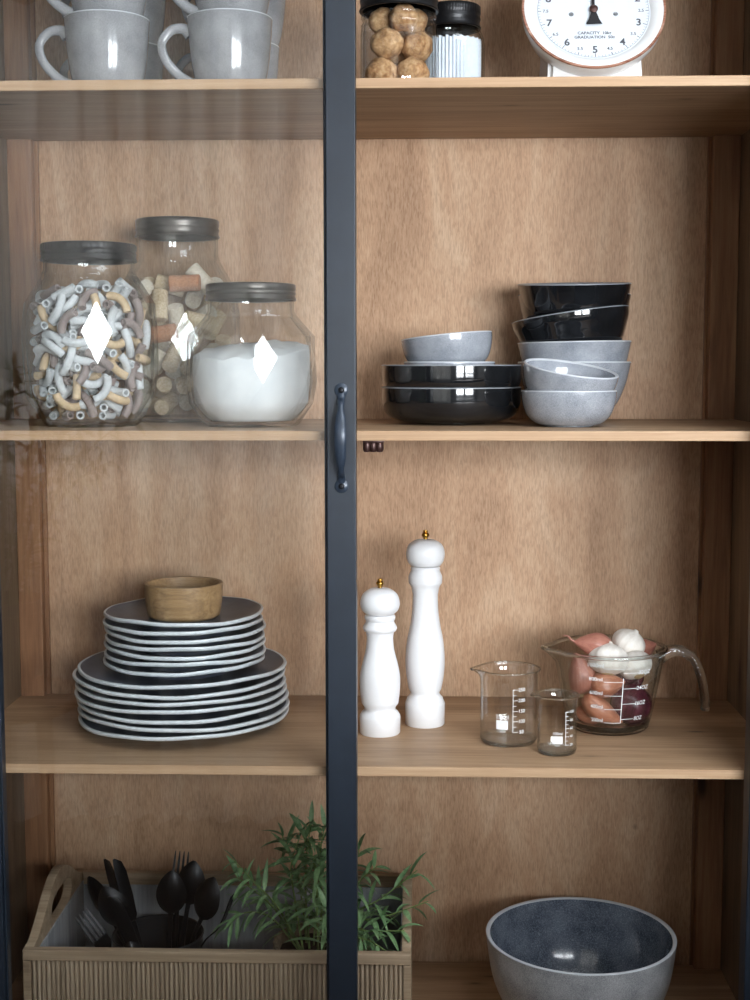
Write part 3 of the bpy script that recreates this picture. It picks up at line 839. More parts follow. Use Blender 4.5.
def facet_jar(name, label, loc, rows, neck, lid, rot=0):
    t = thing(name, label, 'jar', loc, (0, 0, R(rot)))
    bm, rings = facet_wall(rows, neck)
    c = bm.verts.new((0, 0, .002))
    for k in range(NF): bm.faces.new((c, rings[0][(k + 1) % NF], rings[0][k]))
    # collar between the facets and the round neck
    top = rings[-1]
    zt = rows[-1][1]; seg = NF * 4
    ring0 = []
    for k in range(seg):
        a = 2 * PI * (k / 4 + rows[-1][2]) / NF
        ring0.append(bm.verts.new((neck[0][0] * math.cos(a), neck[0][0] * math.sin(a), neck[0][1])))
    for k in range(NF):
        k2 = (k + 1) % NF
        for s in range(4): 
            a, b = ring0[4 * k + s], ring0[(4 * k + s + 1) % seg]
            bm.faces.new((top[k] if s < 2 else top[k2], b, a) if True else None)
        bm.faces.new((top[k], top[k2], ring0[4 * k + 2]))
    prev = ring0
    for (r, z) in neck[1:]:
        cur = [bm.verts.new((r * math.cos(2 * PI * (k / 4 + rows[-1][2]) / NF), r * math.sin(2 * PI * (k / 4 + rows[-1][2]) / NF), z)) for k in range(seg)]
        for k in range(seg): bm.faces.new((prev[k], prev[(k + 1) % seg], cur[(k + 1) % seg], cur[k]))
        prev = cur
    bmesh.ops.bevel(bm, geom=[e for e in bm.edges if e.is_manifold and e.calc_face_angle(0) > R(5) and max(v.co.z for v in e.verts) < zt + .0005 and min(v.co.z for v in e.verts) > .001], offset=.0012, segments=1, affect='EDGES')
    bm.normal_update()
    for f in bm.faces: f.smooth = (f.calc_center_median().z > zt + .003)
    FL = len(bm.faces)
    # smooth inner wall
    ins = [(r - .0052, max(z, .007)) for r, z, _ in rows]
    inner, ir = facet_wall([(r, z, rows[i][2]) for i, (r, z) in enumerate(ins[1:], 1)], neck)
    cv = inner.verts.new((0, 0, .0068))
    for k in range(NF): inner.faces.new((cv, ir[0][(k + 1) % NF], ir[0][k]))
    bmesh.ops.recalc_face_normals(inner, faces=inner.faces[:])
    nk = lathe([(ins[-1][0], ins[-1][1]), (neck[0][0] - .003, neck[0][1])] + [(r - .003, z) for r, z in neck[1:]], seg)
    for f in nk.faces: f.smooth = True
    merge(bm, nk)
    n0 = len(bm.verts)
    merge(bm, inner)
    # join lips
    bmesh.ops.recalc_face_normals(bm, faces=bm.faces[:])
    obj('glass_body', bm, M['jar'], t, smooth='keep')
    return t

def screw_lid(t, r, z0, z1, mat, ribs=True, bands=True):
    h = z1 - z0
    seg = 120
    pr = [(r - .003, z0 + .0005), (r, z0), (r + .0008, z0 + .0012), (r, z0 + .0032), (r - .0012, z0 + h * .30), (r, z0 + h * .38), (r, z0 + h * .46), (r - .0010, z0 + h * .55),
          (r, z0 + h * .64), (r, z1 - .0018), (r - .0016, z1 - .0003), (r - .004, z1), (r - .006, z1 - .0008), (0, z1 - .0008)]
    def fn(a, rr, z, i):
        k = 1.0
        if ribs and 7 < i < 11: k = 1 + .006 * math.cos(60 * a)
        return (rr * k * math.cos(a), rr * k * math.sin(a), z)
    obj('lid', lathe(pr, seg * 2, fn), mat, t, ang=50)

j1c = (-.378, .130)
rows1 = [(.0555, 0, 0), (.0600, .003, 0), (.0800, .036, .5), (.0845, .0775, 0), (.0845, .1165, .5), (.0815, .153, 0), (.0600, .1865, 0)]
J1 = facet_jar('storage_jar', 'large faceted glass jar with black lid, full of pasta tubes', (j1c[0], j1c[1], S2), rows1, [(.0580, .190), (.0562, .194), (.0562, .210)], None, 6)
screw_lid(J1, .0590, .2045, .2262, M['lid'])
j2c = (-.2915, .2745)
rows2 = [(.0555, 0, 0), (.0600, .003, 0), (.0780, .034, .5), (.0835, .075, 0), (.0835, .110, .5), (.0830, .145, 0), (.0790, .178, .5), (.0570, .2165, .5)]
J2 = facet_jar('storage_jar', 'tallest faceted glass jar with pewter lid, full of corks, behind the other two', (j2c[0], j2c[1], S2), rows2, [(.0560, .219), (.0545, .222), (.0545, .252)], None, 3)
screw_lid(J2, .0560, .2465, .2705, M['lidm'], ribs=False)
j3c = (-.1755, .131)
rows3 = [(.0560, 0, 0), (.0605, .003, 0), (.0790, .029, .5), (.0820, .055, 0), (.0820, .085, .5), (.0795, .112, 0), (.0585, .1355, 0)]
J3 = facet_jar('storage_jar', 'squat faceted glass jar with pewter lid, full of white sugar', (j3c[0], j3c[1], S2), rows3, [(.0560, .139), (.0540, .143), (.0540, .160)], None, 4)
screw_lid(J3, .0562, .1560, .1765, M['lidm'], ribs=False)

# white sugar heap
def rin(rows, z):
    for (r0, z0, _), (r1, z1, _) in zip(rows[:-1], rows[1:]):
        if z <= z1: return r0 + (r1 - r0) * max(0, (z - z0) / max(z1 - z0, 1e-6))
    return rows[-1][0]
sp = [(0, .0072), (.050, .0074), (.0545, .010)] + [(rin(rows3, z) * .965 - .0058, z) for z in (.02, .03, .045, .06, .075, .088)]
def sfn(a, rr, z, i):
    if z > .08:
        h = .010 * math.sin(a + .5) * rr / .07 + .004 * noise.noise(Vector((rr * math.cos(a) * 60, rr * math.sin(a) * 60, 3)))
        z = z + h
    return (rr * math.cos(a), rr * math.sin(a), z)
top = [(.0725, .0930), (.066, .0965), (.054, .0985), (.040, .1000), (.026, .1005), (.012, .1000), (0, .1005)]
sg = obj('white_sugar', lathe(sp + top, 72, sfn), M['sugar'], None, loc=(j3c[0], j3c[1], S2))
tag(sg, 'white sugar heaped inside the squat faceted jar', 'sugar', kind='stuff')

# things packed into a jar: dart throwing with sphere chains
def pack(n, rnd, pts_local, rad, inside, dirs, tries=9000, squeeze=.86, pre=()):
    placed = []; cells = {}
    cs = rad * 2.2
    def key(p): return (int(p.x // cs), int(p.y // cs), int(p.z // cs))
    def ok(ps):
        for p in ps:
            if not inside(p, rad): return False
            kx, ky, kz = key(p)
            for a in (-1, 0, 1):
                for b in (-1, 0, 1):
                    for c in (-1, 0, 1):
                        for q in cells.get((kx + a, ky + b, kz + c), ()):
                            if (p - q).length < 2 * rad * squeeze: return False
        return True
    def add(ps):
        for p in ps: cells.setdefault(key(p), []).append(p)
    for ps in pre: add(ps)
    k = 0
    while len(placed) < n and k < tries:
        k += 1
        loc, rot = dirs(rnd, k / tries)
        mt = Matrix.Translation(loc) @ rot.to_4x4()
        ps = [mt @ q for q in pts_local]
        if ok(ps):
            add(ps); placed.append((loc, rot))
    return placed

def rrot(rnd):
    from mathutils import Quaternion
    u1, u2, u3 = rnd.random(), rnd.random(), rnd.random()
    q = Quaternion((math.sqrt(1 - u1) * math.sin(2 * PI * u2), math.sqrt(1 - u1) * math.cos(2 * PI * u2), math.sqrt(u1) * math.sin(2 * PI * u3), math.sqrt(u1) * math.cos(2 * PI * u3)))
    return q.to_matrix()

# elbow pasta
PR = .0051
arc = [Vector((.022 * math.sin(a) , .022 * (1 - math.cos(a)) - .004, 0)) for a in [(-1 + 2 * i / 8) * .82 for i in range(9)]]
def pasta_mesh(straight):
    path = [Vector((-.0150 + .030 * i / 4, 0, 0)) for i in range(5)] if straight else arc
    bm = tube(path, PR, 14, hollow=.62)
    # faint ridges along the tube
    me = bpy.data.meshes.new('pasta_tube'); bm.to_mesh(me); bm.free(); finish(me, True, 50)
    return me
pm = [pasta_mesh(False), pasta_mesh(True)]
rnd = random.Random(11)
def in_j1(p, rad):
    r = math.hypot(p.x, p.y)
    zt = .176 + .010 * (p.x / .06)
    return rad + .0075 < p.z < zt and r < rin(rows1, p.z) * .975 - .0052 - rad * 1.05
def dir_j1(rnd, t):
    a = rnd.uniform(PI * .98, PI * 2.02); z = .010 + .172 * rnd.random()
    r = (rin(rows1, z) - .012) * math.sqrt(rnd.uniform(.12, 1))
    return Vector((r * math.cos(a), r * math.sin(a), z)), rrot(rnd)
kinds = [('pale grey', 0), ('wheat-coloured', 1), ('mauve-brown', 2)]
pl = pack(300, rnd, [arc[0], arc[2], arc[4], arc[6], arc[8]], PR, in_j1, dir_j1, 90000, .80)
pmats = {}
for k, (loc, rot) in enumerate(pl):
    u = rnd.random(); c = 0 if u < .52 else (1 if u < .76 else 2)
    st = rnd.random() < .25
    if (c, st) not in pmats:
        me = pm[1 if st else 0].copy(); me.name = 'pasta_tube'; me.materials.append(M['pasta%d' % c]); pmats[(c, st)] = me
    o = bpy.data.objects.new('pasta_tube', pmats[(c, st)]); COL.objects.link(o)
    o.location = Vector((j1c[0], j1c[1], S2)) + loc; o.rotation_euler = rot.to_euler()
    tag(o, '%s %s pasta tube among the pasta in the black-lidded jar' % (kinds[c][0], 'straight' if st else 'curved'), 'pasta', '%s %s pasta tubes in the jar' % (kinds[c][0], 'straight' if st else 'curved'))

# corks
CR, CL = .0108, .040
def cork_mesh(mat):
    me = bpy.data.meshes.new('cork')
    bm = lathe([(0, -CL / 2), (CR - .001, -CL / 2), (CR, -CL / 2 + .001), (CR, CL / 2 - .001), (CR - .001, CL / 2), (0, CL / 2)], 24)
    bm.to_mesh(me); bm.free(); finish(me); me.materials.append(mat); return me
cm = [cork_mesh(M['cork']), cork_mesh(M['corkpale']), cork_mesh(M['corkred'])]
cpts = [Vector((0, 0, z)) for z in (-.0145, 0, .0145)]
def in_j2(p, rad):
    r = math.hypot(p.x, p.y)
    return rad * .9 + .008 < p.z < .188 and r < rin(rows2, p.z) * .975 - .0055 - rad
def dir_j2(rnd, t):
    a = rnd.uniform(PI * .98, PI * 2.02); z = .014 + .18 * rnd.random()
    r = (rin(rows2, z) - .016) * math.sqrt(rnd.uniform(.2, 1))
    m = rrot(rnd)
    if z < .075 and rnd.random() < .7: m = Matrix.Rotation(R(90 + rnd.uniform(-15, 15)), 3, 'X') @ Matrix.Rotation(rnd.uniform(-.3, .3), 3, 'Y')
    return Vector((r * math.cos(a), r * math.sin(a), z)), m
def base_j2(loc, rot): return Vector((j2c[0], j2c[1], S2)) + loc
fix = [(Vector((.018, -.052, .1835)), Matrix.Rotation(R(88), 3, 'Y'), 2, 'terracotta-coloured cork lying level near the top of the cork jar'),
       (Vector((-.012, -.060, .117)), Matrix.Rotation(R(80), 3, 'Y'), 2, 'terracotta-coloured cork halfway down the cork jar'),
       (Vector((.036, -.030, .1900)), Matrix.Rotation(R(-42), 3, 'Y'), 1, 'pale printed-looking cork leaning at the top right of the cork jar')]
pre = []
for loc, rot, c, lab in fix:
    mt = Matrix.Translation(loc) @ rot.to_4x4(); pre.append([mt @ q for q in cpts])
    o = bpy.data.objects.new('cork', cm[c]); COL.objects.link(o); o.location = base_j2(loc, rot); o.rotation_euler = rot.to_euler()
    tag(o, lab, 'cork', 'corks in the tall jar')
rnd = random.Random(5)
for loc, rot in pack(70, rnd, cpts, CR, in_j2, dir_j2, 40000, .93, pre):
    c = 0 if rnd.random() < .7 else 1
    o = bpy.data.objects.new('cork', cm[c]); COL.objects.link(o); o.location = base_j2(loc, rot); o.rotation_euler = rot.to_euler()
    tag(o, '%s wine cork among the corks in the tallest jar' % ('tan' if c == 0 else 'pale cream'), 'cork', '%s corks in the tall jar' % ('tan' if c == 0 else 'pale cream'))

# ------------------------------------------------------------------ round jars on the top shelf
def round_jar(name, label, loc, prof, th, lidr, lz0, lz1):
    t = thing(name, label, 'jar', loc)
    inn = [(max(r - th, 0), max(z, th * 1.6)) for r, z in prof if r > 0]
    obj('glass_body', lathe([(0, .001)] + prof + inn[::-1] + [(0, th * 1.6)], 72), M['jar'], t, ang=50)
    screw_lid(t, lidr, lz0, lz1, M['lid'])
    return t
ck = (.0095, .102)
round_jar('cookie_jar', 'clear glass jar of round brown cookies with a black screw lid', (ck[0], ck[1], S1),
          [(.038, 0), (.0425, .002), (.0455, .007), (.0462, .015), (.0462, .070), (.0450, .0780), (.0455, .0800), (.0440, .0825), (.0430, .0860), (.0455, .0890), (.0455, .0915), (.0432, .0940), (.0430, .112)], .003, .0470, .0965, .1260)
pj = (.0765, .200)
round_jar('pleated_jar', 'smaller clear jar with black lid holding pale pleated paper, behind the cookie jar', (pj[0], pj[1], S1),
          [(.034, 0), (.0385, .002), (.0405, .006), (.0408, .014), (.0408, .078), (.0395, .087), (.0360, .0955), (.0330, .0985), (.0325, .118)], .0028, .0350, .0990, .1275)
# cookies
rnd = random.Random(3)
ci = 0
for (x, y, z, r) in [(-.020, -.018, .0215, .0190), (.017, -.022, .0215, .0180), (.000, .020, .0215, .0190), (-.014, -.020, .0560, .0185), (.022, -.008, .0545, .0175), (-.004, .018, .0575, .0185), (.006, -.019, .0860, .0165), (-.020, .004, .0880, .0160), (.018, .012, .0880, .0160)]:
    bm = bmesh.new(); bmesh.ops.create_icosphere(bm, subdivisions=4, radius=r)
    sd = rnd.uniform(0, 50)
    for v in bm.verts:
        nn = v.co.normalized()
        d = 1.06 + .14 * noise.noise(nn * 1.6 + Vector((sd, 0, 0))) + .05 * noise.noise(nn * 5 + Vector((0, sd, 0)))
        v.co = Vector((v.co.x * d, v.co.y * d, v.co.z * d * .92))
    o = obj('cookie', bm, M['cookie'], None, loc=(ck[0] + x, ck[1] + y, S1 + z), ang=180)
    o.rotation_euler = (rnd.uniform(-.4, .4), rnd.uniform(-.4, .4), rnd.uniform(0, 6))
    tag(o, ['bottom left round brown cookie against the glass of the cookie jar', 'bottom right round brown cookie against the glass of the cookie jar', 'round brown cookie at the back of the bottom layer in the cookie jar',
            'large middle round brown cookie at the left of the cookie jar', 'middle round brown cookie at the right of the cookie jar', 'round brown cookie at the back of the middle layer in the cookie jar',
            'top front round brown cookie just below the cookie jar lid', 'top left round brown cookie in the neck of the cookie jar', 'top right round brown cookie in the neck of the cookie jar'][ci], 'cookie', 'cookies in the glass jar')
    ci += 1
# pleated paper liner
bm = bmesh.new(); prev = None; first = None
NP = 96
for k in range(NP + 1):
    a = 2 * PI * k / NP
    r = .0362 if k % 2 == 0 else .0328
    vs = [bm.verts.new((r * math.cos(a), r * math.sin(a), z)) for z in (.0058, .045, .0835 + (.0022 if k % 4 < 2 else 0))]
    if prev:
        for i in (0, 1): bm.faces.new((prev[i], vs[i], vs[i + 1], prev[i + 1]))
    prev = vs
o = obj('paper_liner', bm, M['paper'], None, smooth=False, loc=(pj[0], pj[1], S1))
sm = o.modifiers.new('s', 'SOLIDIFY'); sm.thickness = .0006
tag(o, 'pale pleated paper standing inside the smaller black-lidded jar', 'paper')

# ------------------------------------------------------------------ kitchen scale
sc = thing('kitchen_scale', 'white vintage kitchen scale with round dial and worn copper edge', 'scale', (.2440, .130, S1))
bm = bmesh.new()
t = bmesh.new(); bmesh.ops.create_cube(t, size=1)
for v in t.verts:
    k = 1 if v.co.z < 0 else .80
    v.co = Vector((v.co.x * .114 * (1 if v.co.z < 0 else .94), .035 + v.co.y * .15 * k, .045 + v.co.z * .09))
bmesh.ops.bevel(t, geom=t.edges[:], offset=.006, segments=3, affect='EDGES')
merge(bm, t)
obj('base', bm, M['cream'], sc)
TILT = R(25)
dm = Matrix.Translation((-.0015, -.020, .0985)) @ Matrix.Rotation(-TILT, 4, 'X') @ Matrix.Rotation(R(90), 4, 'X')   # local z -> towards the viewer, tipped up
def dial_part(name, bm, mat, **k):
    if isinstance(bm, bmesh.types.BMesh):
        for v in bm.verts: v.co = dm @ v.co
    else:
        for v in bm.vertices: v.co = dm @ v.co
    return obj(name, bm, mat, sc, **k)
RD = .0855
dial_part('housing', lathe([(0, -.052), (.040, -.052), (.062, -.044), (.078, -.026), (.0845, -.008), (RD, .0035), (RD - .0005, .0055)], 96), M['cream'])
dial_part('worn_rim', lathe([(RD - .0004, .0035), (RD + .0006, .0048), (RD + .0002, .0066), (RD - .0024, .0064)], 96), M['worn'])
dial_part('bezel', lathe([(RD - .002, .0058), (RD - .006, .0066), (RD - .012, .0050), (.0685, .0005), (.0675, -.0012)], 96), M['cream'])
face = dial_part('dial', lathe([(.0685, 0), (0, 0)], 96), M['dial'])
# numerals, ticks and lettering printed on the dial
bm = bmesh.new()
def dmap(x, y): return dm @ Vector((x, y, .0004))
def atang(a, r): return (r * math.sin(a), r * math.cos(a))
for k in range(10):
    a = 2 * PI * k / 10; x, y = atang(a, .0560)
    add_mesh(bm, text_mesh(str(k) if k else '10', .0135, .0003), lambda c, x=x, y=y: dmap(c.x + x, c.y + y))
    a2 = a + 2 * PI / 20; x, y = atang(a2, .0570)
    add_mesh(bm, text_mesh('%d.5' % k, .0058, .0001), lambda c, x=x, y=y: dmap(c.x + x, c.y + y))
for k in range(100):
    a = 2 * PI * k / 100; L = .0050 if k % 10 == 0 else (.0038 if k % 5 == 0 else .0022); w = .00022 if k % 5 else .0004
    ca, sa = math.cos(a), math.sin(a)
    q = lambda u, v: dmap(u * ca + v * sa, -u * sa + v * ca)
    bm.faces.new([bm.verts.new(q(*p)) for p in ((-w, .0660 - L), (w, .0660 - L), (w, .0660), (-w, .0660))])
ringp = [(.0663, 0), (.0666, 0)]
for k in range(120):
    a0, a1 = 2 * PI * k / 120, 2 * PI * (k + 1) / 120
    bm.faces.new([bm.verts.new(dmap(*atang(a, r))) for a, r in ((a0, .0663), (a1, .0663), (a1, .0667), (a0, .0667))])
add_mesh(bm, text_mesh('CAPACITY  10kg', .0056, .0001), lambda c: dmap(c.x, c.y - .0320))
add_mesh(bm, text_mesh('GRADUATION  50g', .0056, .0001), lambda c: dmap(c.x, c.y - .0380))
for v in bm.verts: pass
obj('dial_print', bm, M['inkp'], sc, smooth=False)
for s in (-1, 1):
    t = lathe([(0, .0010), (.0016, .0009), (.0018, .0003), (.0026, .0008), (.0030, .0003), (.0030, .0000)], 20)
    for v in t.verts: v.co.x += s * .0265; v.co.y -= .0045
    dial_part('dial_screw', t, M['steel'])
me = plate2d([[(-.0014, 0), (-.0062, -.0150), (-.0090, -.0205), (.0090, -.0205), (.0062, -.0150), (.0014, 0), (.0012, .030), (.0004, .052), (-.0004, .052), (-.0012, .030)]], .0004, .0003)
for v in me.vertices: v.co.z += .0032
dial_part('pointer', me, M['ink'], smooth=False)
dial_part('pivot', lathe([(.0052, .0036), (.0052, .0052), (.0034, .0064), (0, .0066)], 24), M['bronze'])
# weighing pan stem above (runs out of the picture)
obj('pan_stem', lathe([(0, .085), (.016, .085), (.016, .215), (.050, .222), (.105, .230), (.115, .246), (.112, .246), (.103, .2335), (0, .226)], 64), M['cream'], sc, loc=(0, .055, 0))

# ------------------------------------------------------------------ the reeded tray with cutlery and herb
tx0, tx1, ty0, ty1 = -.460, .0268, .045, .318
TB, TT = SB + .001, .748
tray = thing('wooden_tray', 'weathered wooden tray with reeded front and cut-out handle on the bottom board', 'tray', ((tx0 + tx1) / 2, ty0, SB))
def tl(b): return [((lo[0] - (tx0 + tx1) / 2, lo[1] - ty0, lo[2] - SB), (hi[0] - (tx0 + tx1) / 2, hi[1] - ty0, hi[2] - SB)) for lo, hi in b]
w = .012
obj('front_frame', boxes(tl([((tx0, ty0, TT - .014), (tx1, ty0 + w, TT)), ((tx0, ty0, TB), (tx0 + .010, ty0 + w, TT - .0142)), ((tx1 - .010, ty0, TB), (tx1, ty0 + w, TT - .0142)), ((tx0 + .0102, ty0, TB), (tx1 - .0102, ty0 + w, TB + .012)),
                             ((tx0 + .0102, ty0 + .006, TB + .0122), (tx1 - .0102, ty0 + w, TT - .0142))]), .0012), M['tray'], tray, smooth=False)
bm = bmesh.new()
n = 78; wd = (tx1 - tx0 - .021) / n
rnd = random.Random(2)
for k in range(n):
    cx = -(tx1 - tx0) / 2 + .0105 + wd * (k + .5)
    pr = []
    for q in range(7):
        a = PI * q / 6
        pr.append((cx - wd * .47 * math.cos(a), .0055 - .0042 * math.sin(a) - rnd.uniform(0, .0003)))
    lo = [bm.verts.new((x, y, .0135)) for x, y in pr]; hi = [bm.verts.new((x, y, TT - SB - .0145)) for x, y in pr]
    for q in range(6): bm.faces.new((lo[q], lo[q + 1], hi[q + 1], hi[q]))
    bm.faces.new(lo[::-1]); bm.faces.new(hi)
bmesh.ops.recalc_face_normals(bm, faces=bm.faces[:])
obj('reeded_panel', bm, M['reed'], tray, ang=60)
obj('back_panel', boxes(tl([((tx0 + w, ty1 - w, TB), (tx1 - w, ty1, TT + .001))]), .0015), M['tray'], tray, smooth=False)
obj('bottom_panel', boxes(tl([((tx0 + w, ty0 + w, TB), (tx1 - w, ty1 - w, TB + .008))]), 0), M['tray'], tray, smooth=False)
obj('lining', boxes(tl([((tx0 + w + .0002, ty0 + w + .0002, TB + .0082), (tx1 - w - .0002, ty1 - w - .0002, TB + .0105)), ((tx0 + w + .0002, ty1 - w - .003, TB + .0106), (tx1 - w - .0002, ty1 - w - .0002, TT - .016)),
                        ((tx0 + w + .0002, ty0 + w + .003, TB + .0106), (tx0 + w + .0022, ty1 - w - .0032, TT - .010)), ((tx1 - w - .0022, ty0 + w + .003, TB + .0106), (tx1 - w - .0002, ty1 - w - .0032, TT - .010)),
                        ((tx0 + w + .0002, ty0 + w + .0002, TB + .0106), (tx1 - w - .0002, ty0 + w + .0028, TT - .016))]), 0), M['wash'], tray, smooth=False)
def side_outline():
    D = ty1 - ty0 - w
    top = []
    for i in range(33):
        t = i / 32
        hgt = .050 * (math.sin(PI * min(1, max(0, (t - .03) / .94))) ** 1.5)
        top.append((D * t, TT - SB + hgt))
    return [(0, .001), (D, .001)] + top[::-1]
D = ty1 - ty0 - w
hole = []
for i in range(36):
    a = 2 * PI * i / 36
    ex = math.copysign(abs(math.cos(a)) ** .7, math.cos(a)); ey = math.copysign(abs(math.sin(a)) ** .9, math.sin(a))
    hole.append((D * .52 + .054 * ex, TT - SB + .008 + .019 * ey))
for s in (-1, 1):
    me = plate2d([side_outline(), hole], w / 2 - .001, .001)
    xx = (-(tx1 - tx0) / 2 + w / 2) if s < 0 else ((tx1 - tx0) / 2 - w / 2)
    for v in me.vertices: v.co = Vector((xx + v.co.z, w + v.co.x, v.co.y))
    obj('side_panel', me, M['tray'], tray, smooth=False)
TF = TB + .0107      # inside floor of the tray

# black cup of cutlery
cc = (-.3135, .172)
CH = .105
cp_ = thing('cutlery_cup', 'black cup crammed with black cutlery inside the tray', 'cup', (cc[0], cc[1], TF))
obj('cup_body', lathe([(0, .001), (.052, .001), (.054, 0), (.0555, .002), (.0605, CH - .004), (.0615, CH - .0015), (.0605, CH), (.0590, CH - .0015), (.0535, .006), (0, .005)], 64), M['cupblack'], cp_)

def ribbon(bm, path, widths, th, face=Vector((0, -1, 0))):
    """flat bar along a path in local space, its width along x"""
    rings = []
    for i, p in enumerate(path):
        p = Vector(p); w_ = widths[i] / 2
        d = (Vector(path[min(i + 1, len(path) - 1)]) - Vector(path[max(i - 1, 0)])).normalized()
        nrm = Vector((1, 0, 0)).cross(d).normalized()
        rings.append([bm.verts.new(p + Vector((sx * w_, 0, 0)) + nrm * sy * th / 2) for sx, sy in ((-1, -.4), (-.8, -1), (.8, -1), (1, -.4), (1, .4), (.8, 1), (-.8, 1), (-1, .4))])
    for A, B in zip(rings[:-1], rings[1:]):
        for k in range(8): bm.faces.new((A[k], A[(k + 1) % 8], B[(k + 1) % 8], B[k]))
    bm.faces.new(rings[0][::-1]); bm.faces.new(rings[-1])
HANDLE = [(0, 0, 0), (0, .0005, .004), (0, .001, .03), (0, .002, .07), (0, .0025, .11), (0, .002, .125)]
HW = [.010, .0150, .0125, .0085, .0060, .0062]
def fork_mesh():
    bm = bmesh.new()
    ribbon(bm, HANDLE + [(0, .000, .135), (0, -.0035, .147), (0, -.0035, .158)], HW + [.011, .0215, .0225], .0022)
    for k in range(4):
        x = (k - 1.5) * .0060
        ribbon(bm, [(x, -.0035, .1570), (x, -.0010, .172), (x * .98, .0030, .188), (x * .97, .0050, .198)], [.0042, .0036, .0030, .0012], .0019)
    bmesh.ops.recalc_face_normals(bm, faces=bm.faces[:])
    return bm
def spoon_mesh():
    bm = bmesh.new(); ribbon(bm, HANDLE + [(0, .000, .134)], HW + [.0070], .0024)
    # bowl of the spoon: a dished shell
    N, Mx = 14, 10
    for side in (1, -1):
        g = []
        for i in range(N + 1):
            row = []
            t = i / N; z = .131 + .062 * t
            wv = .0205 * max(.02, math.sin(PI * (t ** .85))) ** .62
            for j in range(Mx + 1):
                u = -1 + 2 * j / Mx
                dep = .0085 * math.sin(PI * t) ** .8 * (1 - u * u)
                row.append(bm.verts.new((wv * u, .001 + .003 * t - dep * -1 + (.0007 * side), z)))
            g.append(row)
        for i in range(N):
            for j in range(Mx): bm.faces.new((g[i][j], g[i][j + 1], g[i + 1][j + 1], g[i + 1][j]))
    bmesh.ops.recalc_face_normals(bm, faces=bm.faces[:])
    return bm
def knife_mesh():
    bm = bmesh.new(); ribbon(bm, HANDLE[:5] + [(0, .0025, .118)], [.010, .0140, .0125, .0105, .0095, .0090], .0042)
    ribbon(bm, [(0, .0025, .117), (.001, .0025, .125), (.0015, .0025, .150), (.0015, .0025, .185), (.0005, .0025, .200), (-.003, .0025, .207)], [.009, .0155, .0180, .0175, .0130, .0030], .0016)
    bmesh.ops.recalc_face_normals(bm, faces=bm.faces[:])
    return bm
meshes = {}
def cut(kind, label, x, y, z, tilt_x, tilt_y, rz, s=1.0):
    """x,y: foot inside the cup; tilt_y leans to the right (+), tilt_x leans to the back (-)"""
    if kind not in meshes:
        o = obj(kind, {'fork': fork_mesh, 'spoon': spoon_mesh, 'table_knife': knife_mesh}[kind](), M['cutlery'])
        meshes[kind] = o.data
    else:
        o = bpy.data.objects.new(kind, meshes[kind]); COL.objects.link(o)
    o.location = (cc[0] + x, cc[1] + y, TF + .006 + z)
    o.rotation_euler = (Matrix.Rotation(R(tilt_y), 3, 'Y') @ Matrix.Rotation(R(tilt_x), 3, 'X') @ Matrix.Rotation(R(rz), 3, 'Z')).to_euler()
    tag(o, label, 'cutlery', 'black cutlery in the cup')
cut('table_knife', 'black table knife upright at the left of the cup, first of the two tips', -.022, .022, -.012, -4, -15, 70)
cut('table_knife', 'black table knife beside the other knife tip at the left of the cup', -.010, .026, -.014, -4, -15, 40)
cut('table_knife', 'black table knife with broad blade leaning left in the cup centre', .014, -.008, -.034, 6, -20, 10)
cut('spoon', 'black spoon with its bowl tipped out over the left rim of the cup', -.006, .010, -.002, -2, -27, 80)
cut('spoon', 'black spoon lying face down between the knives and the cup centre', .004, .000, -.010, 4, -22, 180)
cut('fork', 'black fork leaning far left over the rim of the cup, tines low', .006, -.012, -.030, 8, -30, 30)
cut('fork', 'black fork standing upright with tines up at the right of the cup', .010, .022, 0, -4, 5, 4)
cut('spoon', 'black spoon back in front of the upright fork', .008, .006, -.006, 2, 4, 180)
cut('spoon', 'black spoon right of the upright fork, taller of the two at right', .018, .012, .002, -2, 9, 170)
cut('spoon', 'black spoon furthest right in the cup with a narrow bowl', .016, .000, -.006, 0, 19, 150)
cut('fork', 'black fork sticking out low over the right rim of the cup', .000, -.004, -.012, 2, 33, 80)
cut('spoon', 'black spoon sunk in the cup front with only its bowl edge showing', .020, -.034, -.072, 8, -14, 200)

# herb in a woven pot
pc2 = (-.0930, .176)
pot = thing('potted_herb', 'green long-leaved herb in a woven pot inside the tray, behind the black stile', 'plant', (pc2[0], pc2[1], TF))
PH = .092
def pfn(a, rr, z, i): 
    k = 1 + .014 * math.cos(22 * a + (PI if i % 2 else 0))
    return (rr * k * math.cos(a), rr * k * math.sin(a), z)
pp = [(0, .001), (.048, .001), (.050, 0)] + [(.051 + .013 * t / 16, .002 + (PH - .004) * t / 16) for t in range(17)] + [(.0660, PH - .001), (.0655, PH + .003), (.0630, PH + .0035), (.0600, PH), (.0570, PH - .012)]
obj('pot', lathe(pp, 132, pfn), M['basket'], pot)
obj('soil', lathe([(.0578, PH - .012), (.040, PH - .009), (0, PH - .007)], 40, lambda a, r, z, i: (r * math.cos(a), r * math.sin(a), z + .002 * math.sin(7 * a + i))), M['soil'], pot)
